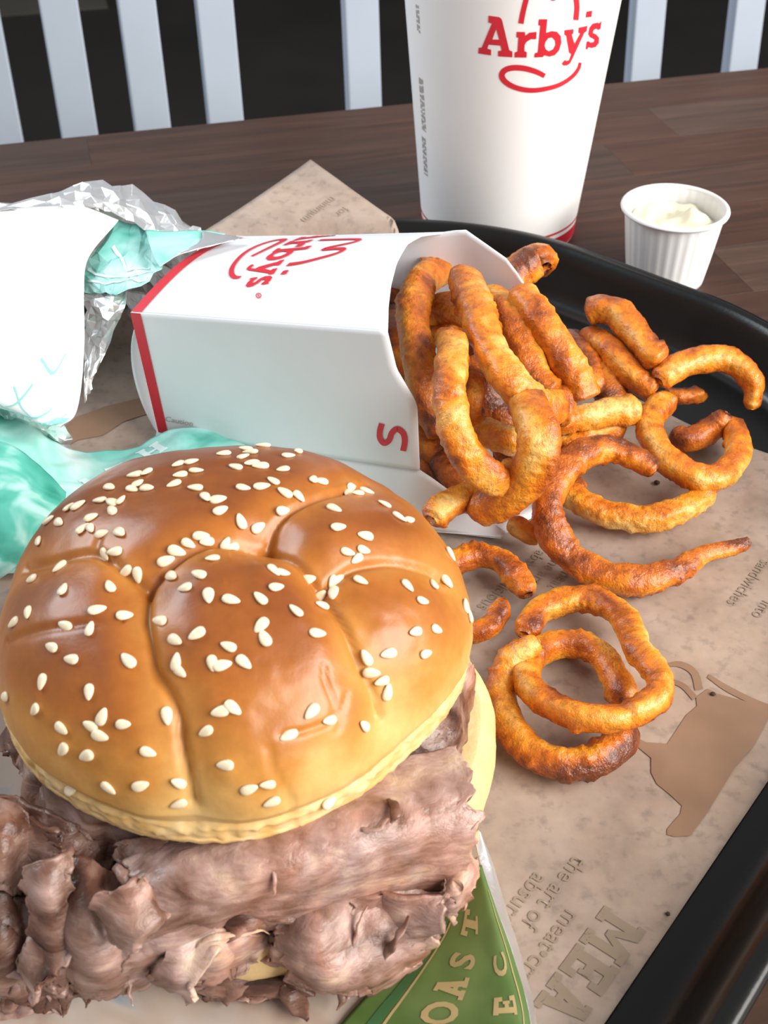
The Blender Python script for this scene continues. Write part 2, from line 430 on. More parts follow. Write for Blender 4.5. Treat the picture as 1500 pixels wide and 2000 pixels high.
# ------------------------------------------------------------------ print helpers
def text2d(body, size, bold=0.0):
    cu = bpy.data.curves.new('lettering', 'FONT'); cu.body = body; cu.size = size; cu.offset = bold; cu.resolution_u = 3
    o = bpy.data.objects.new('lettering', cu); col.objects.link(o)
    dg = bpy.context.evaluated_depsgraph_get(); me = o.evaluated_get(dg).to_mesh()
    V = [(v.co.x, v.co.y) for v in me.vertices]; F = [tuple(p.vertices) for p in me.polygons]
    o.evaluated_get(dg).to_mesh_clear(); bpy.data.objects.remove(o); bpy.data.curves.remove(cu)
    return V, F
def refine(V, F, maxlen):
    bm = bmesh.new(); vs = [bm.verts.new((x, y, 0)) for x, y in V]
    for q in F:
        try: bm.faces.new([vs[i] for i in q])
        except ValueError: pass
    bmesh.ops.triangulate(bm, faces=bm.faces[:])
    for _ in range(4):
        e = [x for x in bm.edges if x.calc_length() > maxlen]
        if not e: break
        bmesh.ops.subdivide_edges(bm, edges=e, cuts=1, use_grid_fill=False); bmesh.ops.triangulate(bm, faces=bm.faces[:])
    bm.verts.index_update()
    out = [(v.co.x, v.co.y) for v in bm.verts], [tuple(v.index for v in q.verts) for q in bm.faces]
    bm.free(); return out
def poly2d(loops):
    P = [[Vector((x, y, 0)) for x, y in l] for l in loops]
    flat = [(p.x, p.y) for l in P for p in l]
    return flat, [tuple(t) for t in tessellate_polygon(P)]
def stroke2d(pts, w, n=40):
    C = catmull([(x, y, 0) for x, y in pts], n); V = []
    for i, p in enumerate(C):
        t = (C[min(i+1, n-1)]-C[max(i-1, 0)]).normalized()
        ww = (w if not hasattr(w, '__len__') else lerp(i/(n-1), np.linspace(0, 1, len(w)), w))/2
        V += [(p.x-t.y*ww, p.y+t.x*ww), (p.x+t.y*ww, p.y-t.x*ww)]
    return V, [(2*i, 2*i+1, 2*i+3, 2*i+2) for i in range(n-1)]
def put(name, geo, fn, m, parent, maxlen, lift_faces=True):
    V, F = refine(*geo, maxlen); P = [fn(x, y) for x, y in V]
    return mk(name, P, F, m, parent=parent, smooth=True)

# writing on the liner: it reads along -E1 with the letter tops towards the near right edge
def on_liner(px, py, body, size, m=GREYP, bold=0.0, z=.5):
    p0 = at(px, py, z); a0, b0 = p0.dot(E1), p0.dot(E2)
    def fn(x, y):
        a, b = a0 - x, b0 - y
        return te(a, b, liner_z(a, b)+.022)
    return put('printed_lettering', text2d(body, size, bold), fn, m, liner, .5)
def liner_px(loops, m=BROWNP, name='printed_picture'):
    def fn(x, y):
        p = at(x, y, .5); a, b = p.dot(E1), p.dot(E2); return te(a, b, liner_z(a, b)+.022)
    geo = loops if isinstance(loops, tuple) else poly2d(loops)
    return put(name, geo, fn, m, liner, 25)
for px, py, s, sz, z in ((1046, 1700, 'absurdly', .56, .5), (1122, 1668, 'the art of', .56, .5), (1108, 1772, 'meat\u2022craft', .56, .5),
                      (1052, 1072, 'absurdly', .50, .5), (1085, 1085, 'the art of', .50, .5), (1106, 1108, 'meat', .50, .5), (1000, 1118, 'delicious', .50, .5),
                      (1489, 1090, 'sandwiches', .50, .5), (1492, 1168, 'into', .50, .5), (648, 418, 'minimum', .50, 2.2), (672, 436, 'for', .50, 2.1)):
    on_liner(px, py, s, sz, z=z)
def slab(loops_or_strokes): return merge2(loops_or_strokes)
def merge2(gs):
    V, F = [], []
    for v, f in gs:
        o = len(V); V += list(v); F += [tuple(i+o for i in q) for q in f]
    return V, F
def rect(x0, y0, x1, y1): return [(x0, y0), (x1, y0), (x1, y1), (x0, y1)], [(0, 1, 2, 3)]
def quad(*p): return list(p), [(0, 1, 2, 3)]
SLAB = {  # block capitals on a unit-high em
 'M': ([quad((.08, 0), (.3, 0), (.3, 1), (.08, 1)), quad((.75, 0), (.97, 0), (.97, 1), (.75, 1)), rect(0, 0, .38, .17), rect(.67, 0, 1.05, .17), rect(0, .83, .3, 1), rect(.75, .83, 1.05, 1),
        quad((.12, 1), (.36, 1), (.6, .35), (.46, .35)), quad((.69, 1), (.93, 1), (.6, .35), (.46, .35))], 1.12),
 'E': ([rect(.08, 0, .32, 1), rect(0, 0, .75, .18), rect(0, .82, .75, 1), rect(.3, .41, .58, .59), rect(.57, .15, .75, .33), rect(.57, .67, .75, .85), rect(.46, .34, .58, .66)], .83),
 'A': ([quad((.1, 0), (.32, 0), (.55, 1), (.36, 1)), quad((.56, 0), (.8, 0), (.58, 1), (.36, 1)), rect(.28, .28, .65, .44), rect(0, 0, .4, .16), rect(.5, 0, .9, .16), rect(.25, .86, .55, 1)], .96),
 'T': ([rect(.28, 0, .52, 1), rect(.14, 0, .66, .17), rect(0, .82, .8, 1), rect(0, .64, .16, .85), rect(.64, .64, .8, .85)], .86),
}
p0 = at(1222, 1792, .5); a0, b0 = p0.dot(E1), p0.dot(E2); xx = 0
for ch in 'MEAT':
    g, adv = SLAB[ch]
    def fn(x, y, xo=xx):
        a, b = a0-(x*1.0+xo), b0-(y-.5)*1.0; return te(a, b, liner_z(a, b)+.022)
    put('printed_lettering', merge2(g), fn, GREYP, liner, .2); xx += adv*1.0
liner_px([[(1360, 1360), (1383, 1343), (1402, 1353), (1453, 1367), (1506, 1388), (1497, 1409), (1472, 1455), (1433, 1502), (1376, 1595), (1348, 1632),
           (1318, 1634), (1303, 1630), (1303, 1619), (1329, 1589), (1332, 1573), (1310, 1552), (1283, 1530), (1272, 1508), (1272, 1480), (1250, 1462), (1229, 1442), (1238, 1437), (1262, 1449),
           (1304, 1452), (1341, 1395), (1362, 1377)]])
for pts, w in (([(1303, 1297), (1330, 1296), (1356, 1312), (1366, 1345)], [6, 12, 14, 16]), ([(1306, 1326), (1335, 1338), (1358, 1362)], [8, 11, 12]), ([(1384, 1318), (1420, 1342), (1470, 1368), (1510, 1384)], [8, 12, 12, 11])):
    liner_px(stroke2d(pts, w, 14))
liner_px([[(102, 852), (150, 812), (205, 792), (300, 770), (310, 800), (240, 822), (200, 848), (150, 858), (128, 870)]])

# ------------------------------------------------------------------ logo (traced on the cup, reused on the carton)
LOGO = {
 'A': [[(255, 142), (350, 155), (370, 168), (380, 190), (445, 460), (473, 470), (473, 524), (342, 515), (342, 465), (375, 462), (365, 418), (255, 408), (245, 445), (278, 455), (278, 507), (160, 488), (165, 435), (192, 435), (285, 215), (253, 205)], [(325, 265), (352, 362), (290, 360)]],
 'r': [[(512, 290), (588, 292), (590, 325), (630, 297), (694, 290), (690, 358), (640, 358), (600, 385), (585, 410), (582, 465), (605, 478), (602, 527), (492, 525), (494, 478), (520, 470), (528, 345), (510, 340)]],
 'b': [[(715, 175), (792, 175), (780, 300), (830, 283), (880, 290), (915, 330), (920, 390), (900, 460), (860, 505), (810, 518), (765, 505), (750, 522), (672, 526), (678, 485), (705, 478), (728, 235), (710, 228)], [(775, 385), (800, 350), (835, 342), (862, 370), (865, 410), (845, 450), (805, 468), (778, 450), (767, 420)]],
 'y': [[(948, 275), (1032, 265), (1028, 308), (1015, 315), (1040, 400), (1092, 305), (1075, 300), (1078, 252), (1158, 235), (1152, 285), (1130, 300), (1020, 540), (1000, 580), (970, 600), (935, 598), (925, 580), (950, 548), (965, 556), (990, 550), (1010, 495), (990, 480), (965, 325), (948, 318)]],
 's': [[(1288, 190), (1278, 265), (1255, 275), (1240, 262), (1215, 275), (1208, 300), (1240, 315), (1265, 345), (1262, 395), (1235, 430), (1195, 440), (1165, 432), (1160, 450), (1142, 452), (1150, 380), (1170, 375), (1185, 388), (1215, 385), (1222, 362), (1180, 340), (1165, 310), (1175, 255), (1205, 215), (1250, 205), (1265, 212)]],
 'ap': [[(1150, 105), (1203, 95), (1195, 155), (1142, 160)]],
}
SWOOSH = ([(768, 695), (700, 660), (620, 634), (540, 620), (460, 622), (400, 645), (376, 685), (388, 725), (430, 765), (500, 800), (590, 822), (680, 826), (780, 812), (880, 785), (960, 745), (1030, 690), (1075, 630), (1093, 572)], [44, 52, 54, 54, 50, 46, 42, 36, 28])
HAT = ([(550, 215), (575, 90), (600, -10), (625, -120), (662, -215), (715, -243), (762, -205), (795, -120), (828, -30), (860, -25), (872, -110), (895, -205), (945, -243), (1000, -205), (1040, -80), (1062, 50), (1052, 183)], 48)
def logo_geo(hat=True):
    gs = [poly2d(l) for l in LOGO.values()] + [stroke2d(*SWOOSH, n=60)]
    if hat: gs.append(stroke2d(*HAT, n=70))
    return merge2(gs)

# ------------------------------------------------------------------ drink cup
CC = Vector((4.86, 48.5, 0)); CR0, CK, CHT = 3.22, .092, 15.4
def cr(z): return CR0 + CK*z
def lathe(prof, c, n=96):
    V = [Vector((c.x + r*math.cos(2*math.pi*k/n), c.y + r*math.sin(2*math.pi*k/n), c.z+z)) for r, z in prof for k in range(n)]
    return V, grid_faces(len(prof), n, closed_v=True, flip=True)
cup = empty('drink_cup', CC)
tag(cup, 'tall white paper drink cup with red logo and red base band', 'cup')
v, f = lathe([(3.0, .35), (3.1, .3), (3.15, .02), (CR0, 0)] + [(cr(z), z) for z in np.linspace(.05, CHT, 30)] + [(cr(CHT)-.12, CHT)] + [(cr(z)-.14, z) for z in np.linspace(CHT-.1, .4, 12)] + [(.01, .4)], CC)
mk('cup_wall', v, f, CUPM, parent=cup)
v, f = lathe([(cr(CHT)+.18*math.cos(t), CHT+.18*math.sin(t)) for t in np.linspace(0, 2*math.pi, 12)], CC); mk('rolled_rim', v, f, CUPM, parent=cup)
v, f = lathe([(.01, 12.5), (cr(12.5)-.13, 12.5)], CC); tag(mk('drink', [p for p in v], [tuple(reversed(q)) for q in f], DARKM, parent=cup), 'dark soft drink')
def cone_hit(px, py):
    d = ray(px, py); o = Vector((0, 0, CAM_H)) - CC
    # (ox+dx t)^2+(oy+dy t)^2 = (R0+K(oz+dz t))^2
    R = CR0 + CK*o.z; q = CK*d.z
    a = d.x**2+d.y**2-q*q; b = 2*(o.x*d.x+o.y*d.y-R*q); c = o.x**2+o.y**2-R*R
    D = b*b-4*a*c
    t = (-b-math.sqrt(max(D, 0)))/(2*a); p = o + d*t
    return math.atan2(p.y, p.x), p.z
def cone_pt(th, z, lift=.012):
    r = cr(z)+lift; return CC + Vector((r*math.cos(th), r*math.sin(th), z))
def cup_logo(x, y):
    th, z = cone_hit(900+x/4.6875, y/4.6875); return cone_pt(th, z)
put('red_logo', logo_geo(), cup_logo, RED, cup, 60)
for z0, z1 in ((.06, .62), (.80, .90)):
    v, f = lathe([(cr(z)+.012, z) for z in np.linspace(z0, z1, 4)], CC); mk('red_band', v, f, RED, parent=cup)
def strip_text(px, py, L, lines, parent):
    gs = []
    random.seed(int(py))
    for k in range(lines):
        x = 0
        while x < L:
            w = random.uniform(.08, .3); gs.append(rect(x, k*.13, min(L, x+w), k*.13+.075)); x += w+.06
    th0, z0 = cone_hit(px, py)
    put('fine_print', merge2(gs), lambda x, y: cone_pt(th0+y/3.9, z0-x), GREY, parent, .4)
strip_text(812, 8, 1.0, 2, cup); strip_text(818, 150, 2.1, 3, cup); strip_text(824, 265, 1.6, 3, cup)

# ------------------------------------------------------------------ sauce cup with sauce
SC_ = Vector((11.15, 43.9, 0)); sr = 2.02; sh = 2.95
scup = empty('sauce_cup', SC_); tag(scup, 'small white pleated paper cup on the table beyond the tray', 'cup')
V = []; n = 120; prof = [(.01, .12), (1.40, .12), (1.42, 0), (1.5, 0)] + [(1.5+(sr-.12-1.5)*t, sh*t) for t in np.linspace(.05, 1, 12)] + [(sr-.18-(sr-1.68)*t, sh*(1-t)) for t in np.linspace(.02, .93, 10)] + [(.01, .2)]
for i, (r, z) in enumerate(prof):
    for k in range(n):
        a = 2*math.pi*k/n; pl = .016*math.sin(a*30) * (1 if i > 3 else 0) * min(1, z/1.0); rr = r+pl if r > .5 else r
        V.append(SC_ + Vector((rr*math.cos(a), rr*math.sin(a), z)))
mk('pleated_wall', V, grid_faces(len(prof), n, closed_v=True, flip=True), WHITE, parent=scup)
v, f = lathe([(sr-.06+.11*math.cos(t), sh+.10*math.sin(t)) for t in np.linspace(0, 2*math.pi, 12)], SC_); mk('rolled_rim', v, f, WHITE, parent=scup)
V = []; nr_ = 22; n = 60
for i in range(nr_):
    for k in range(n):
        q = i/(nr_-1); a = 2*math.pi*k/n; x, y = 1.66*q*math.cos(a), 1.66*q*math.sin(a)
        z = 2.5 + .35*noise.noise(Vector((x*.9+3, y*.9, 0))) + .16*noise.noise(Vector((x*2.2, y*2.2, 4))) + .35*math.exp(-((x-.8)**2+(y+.3)**2)/.5)*(1-q*.4)
        V.append(SC_ + Vector((x, y, z-.1*q**6)))
for k in range(n): a = 2*math.pi*k/n; V.append(SC_+Vector((1.45*math.cos(a), 1.45*math.sin(a), 1.2)))
F = grid_faces(nr_+1, n, closed_v=True, flip=True) + [tuple(reversed([nr_*n+k for k in range(n)]))]
tag(mk('creamy_sauce', V, F, SAUCE), 'creamy off-white sauce dolloped in the small paper cup', 'sauce')

# ------------------------------------------------------------------ fry carton
BO = Vector((-7.1, 31.8, 0)); BS = Vector((.892, -.45, 0)).normalized(); BD = Vector((-BS.y, BS.x, 0))
def bp(s, d, z): return BO + BS*s + BD*d + Vector((0, 0, z))
def crease(s): return 5.3 + .19*s
def bot(s): return 1.03 + .172*s
def DW(s): return 5.6 + .28*max(s, 0)
def topz(s, d):
    f = min(max(d/DW(s), 0), 1); return crease(s) + .38*math.sin(math.pi*f) - f*.06*max(s, 0) - .10*f**6
def top_pt(s, d, lift=0):
    D = DW(s)
    if d <= D: return bp(s, d, topz(s, d)+lift)
    return bp(s, D+.05+lift, topz(s, D)-(d-D))
S_TOP = lambda f: lerp(f, [0, .15, .3, .5, .76, .93, 1], [8.06, 7.5, 7.02, 6.49, 5.97, 5.87, 6.3])
S_SIDE = lambda f: lerp(f, [0, .48, .53, .74, 1], [9.09, 8.97, 8.9, 8.34, 8.06])
S_LEFT = lambda f: -.42*f
carton = empty('fry_carton', bp(4, 3.5, .5)); tag(carton, 'white paper fry carton lying on its side with red logo and stripe', 'carton')
ns, nd = 34, 30
def side_at(s, f, lift=0): return bp(s, -lift, bot(s)+(crease(s)-bot(s))*f)
sheet('side_panel', [[(lambda f, q: side_at(S_LEFT(f)*(1-q)+S_SIDE(f)*q, f))(j/(nd-1), i/(ns-1)) for j in range(nd)] for i in range(ns)], -.04, [CARD], parent=carton)
def top_grid(f, q):
    s = -.42*(1-q) + S_TOP(f)*q; return bp(s, f*DW(s), topz(s, f*DW(s)))
sheet('front_panel', [[top_grid(j/(nd-1), i/(ns-1)) for j in range(nd)] for i in range(ns)], .04, [CARD], parent=carton)
def far_top(s): return lerp(s, [-.4, 3, 6.3, 7.0, 8.5, 9.5, 10.5, 11.2], [topz(0, 99), topz(3, 99), topz(6.3, 99), 6.2, 5.5, 4.3, 2.6, .8])
def far_d(s): return DW(min(s, 6.8))
sheet('far_side_panel', [[(lambda s, q: bp(s, far_d(s)+.2*math.sin(math.pi*q), .62+(far_top(s)-.62)*(1-q)))(-.3+11.5*i/(ns-1), j/(nd-1)) for j in range(nd)] for i in range(ns)], -.04, [CARD], parent=carton)
def s_end(f): return lerp(f, [0, .1, .22, .42, .7, 1], [11.5, 11.75, 12.1, 12.4, 12.1, 11.2])
def w_d(s): return lerp(s, [0, 9.1, 11.5], [0, 0, .67])
def back_grid(f, q):
    s = -.3 + (s_end(f)+.3)*q; d0 = w_d(s)-.25; return bp(s, d0+(far_d(s)-d0)*f, .60+.12*sstep(.8, 1, q))
sheet('back_panel', [[back_grid(j/(nd-1), i/(ns-1)) for j in range(nd)] for i in range(ns)], .03, [CARD], parent=carton)
def wing_top(s): return lerp(s, [0, 9.09, 10.2, 11.0, 11.5], [bot(0), bot(9.09), 1.75, 1.1, .72])
sheet('lower_wing', [[(lambda s, q: bp(s, w_d(s)-.25*(1-q)+.03, .62+(wing_top(s)-.62)*q))(-.1+11.6*i/(ns-1), j/9) for j in range(10)] for i in range(ns)], -.03, [CARD], parent=carton)
sheet('base_flap', [[(lambda t, q: bp(-.06-.55*math.sin(math.pi*min(1, q*1.02))**.7*(1-.3*t)-.30*q, DW(0)*t+.1, .78+(crease(0)-.55-.78)*q))(i/11, j/15) for j in range(16)] for i in range(12)], .04, [CARD], parent=carton)
nb = 16
mk('red_stripe', [side_at(S_LEFT(k/(nb-1))+e, k/(nb-1), .06) for k in range(nb) for e in (.0, .38)], grid_faces(nb, 2, flip=True), RED, parent=carton)
mk('red_stripe', [(lambda d: bp(-.42+e, d, topz(-.42+e, d)+.02))(DW(0)*k/(nb-1)) for k in range(nb) for e in (.0, .38)], grid_faces(nb, 2), RED, parent=carton)
# logo on the front panel: text runs across the panel towards the near side, letter tops towards the opening
put('red_logo', logo_geo(), lambda x, y: top_pt(3.30+.0004*x-.00273*y, 8.63-.005*x-.00199*y, .025), RED, carton, 50)
def side_px(px, py, lift=.06):
    d = ray(px, py); t = (BO.dot(BD)-lift)/(d.dot(BD)); return Vector((0, 0, CAM_H)) + d*t
def top_px(px, py):
    d = ray(px, py); lo, hi = 20.0, 60.0
    def g(t): p = Vector((0, 0, CAM_H))+d*t; q = p-BO; return p.z-.025-topz(q.dot(BS), q.dot(BD))
    for _ in range(50):
        m = (lo+hi)/2
        if g(m) > 0: lo = m
        else: hi = m
    return Vector((0, 0, CAM_H))+d*lo
put('registered_mark', merge2([stroke2d([(505+math.cos(t)*5, 577+math.sin(t)*4.5) for t in np.linspace(0, 2*math.pi, 9)], 1.6, 24), stroke2d([(503, 578), (506, 578), (506, 575), (503, 575), (507, 580)], 1, 12)]), top_px, RED, carton, 50)
put('red_letter', stroke2d([(220+x/2.381, 400+y/2.381) for x, y in ((1252, 1018), (1243, 1050), (1243, 1085), (1262, 1108), (1285, 1095), (1298, 1062), (1322, 1043), (1350, 1062), (1358, 1100), (1350, 1145))], 11.5, 50), side_px, RED, carton, 8)
g = text2d('Caution', 1.0)
put('fine_print', ([(322+x*17+y*2, 822-y*13+x*3.2) for x, y in g[0]], g[1]), side_px, GREY, carton, 10)

# ------------------------------------------------------------------ fries
def conv(crop, pts):
    k, ox, oy = {'o': (1, 0, 0), 'a': (3.947, 740, 460), 'b': (3.947, 740, 740), 'c': (3.0, 1000, 560), 'd': (2.143, 800, 900)}[crop]
    return [(p[0]/k+ox, p[1]/k+oy, p[2]) for p in pts]
def fry(crop, pts, w, label, tone=.5, taper=(1, 1), seed=0, dz=0, tt=None):
    P = conv(crop, pts); C = [at(px, py, z+dz) for px, py, z in P]
    L = sum((C[i+1]-C[i]).length for i in range(len(C)-1)); m = max(30, int(L/.05)); n = 26
    path = catmull(C, m); rad = []
    for i, p in enumerate(path):
        t = i/(m-1); r = 1.17*w/2*depth(p)/FPX
        r *= lerp(t, [0, .25, .75, 1], [taper[0], 1, 1, taper[1]])
        e = min(i, m-1-i)
        if e < 4: r *= (.45, .76, .9, .97)[e]
        rad.append(r*(1+.10*noise.noise(Vector((t*L*.9, seed*7.3, 1)))))
    V, F = tubegrid(path, rad, n, .92, twist=(seed % 5-2)*.9, sq=.55)
    out = []; tone_c = []
    for i, q in enumerate(V):
        ring = min(i//n, m-1) if i < m*n else (0 if i == m*n else m-1)
        c = path[ring]; d = (q-c); r = d.length; nrm = d/r if r > 1e-6 else Vector((0, 0, 0))
        k = Vector((q.x, q.y, q.z)) + Vector((seed*3.1, 0, 0))
        cr_ = max(0, noise.noise(k*.9+Vector((9, 1, 3)))+.15); h = .060*noise.noise(k*1.7) + .030*noise.noise(k*4.6) + .17*cr_*max(0, noise.noise(k*4.6)-.02) + .12*cr_*max(0, noise.noise(k*8.5)) + .012*noise.noise(k*10)
        out.append(q + nrm*h)
        t = ring/(m-1); th = 2*math.pi*(i % n)/n
        edge = .05 + .20*math.cos(th*2+.6+seed) - .24*max(0, noise.noise(k*1.1)) - .20*cr_ - .18*(1-sstep(0, .08, t)) - .18*(1-sstep(0, .08, 1-t))
        tn = tone if tt is None else lerp(t, np.linspace(0, 1, len(tt)), tt)
        tone_c.append((min(1, max(0, tn+edge+.02)), 0, 0, 1))
    lo = min(p.z for p in out)
    if lo < .52: out = [p + Vector((0, 0, .52-lo)) for p in out]
    o = mk('curly_fry', out, F, FRY, colors=tone_c)
    tag(o, label, 'fry', 'curly fries'); return o
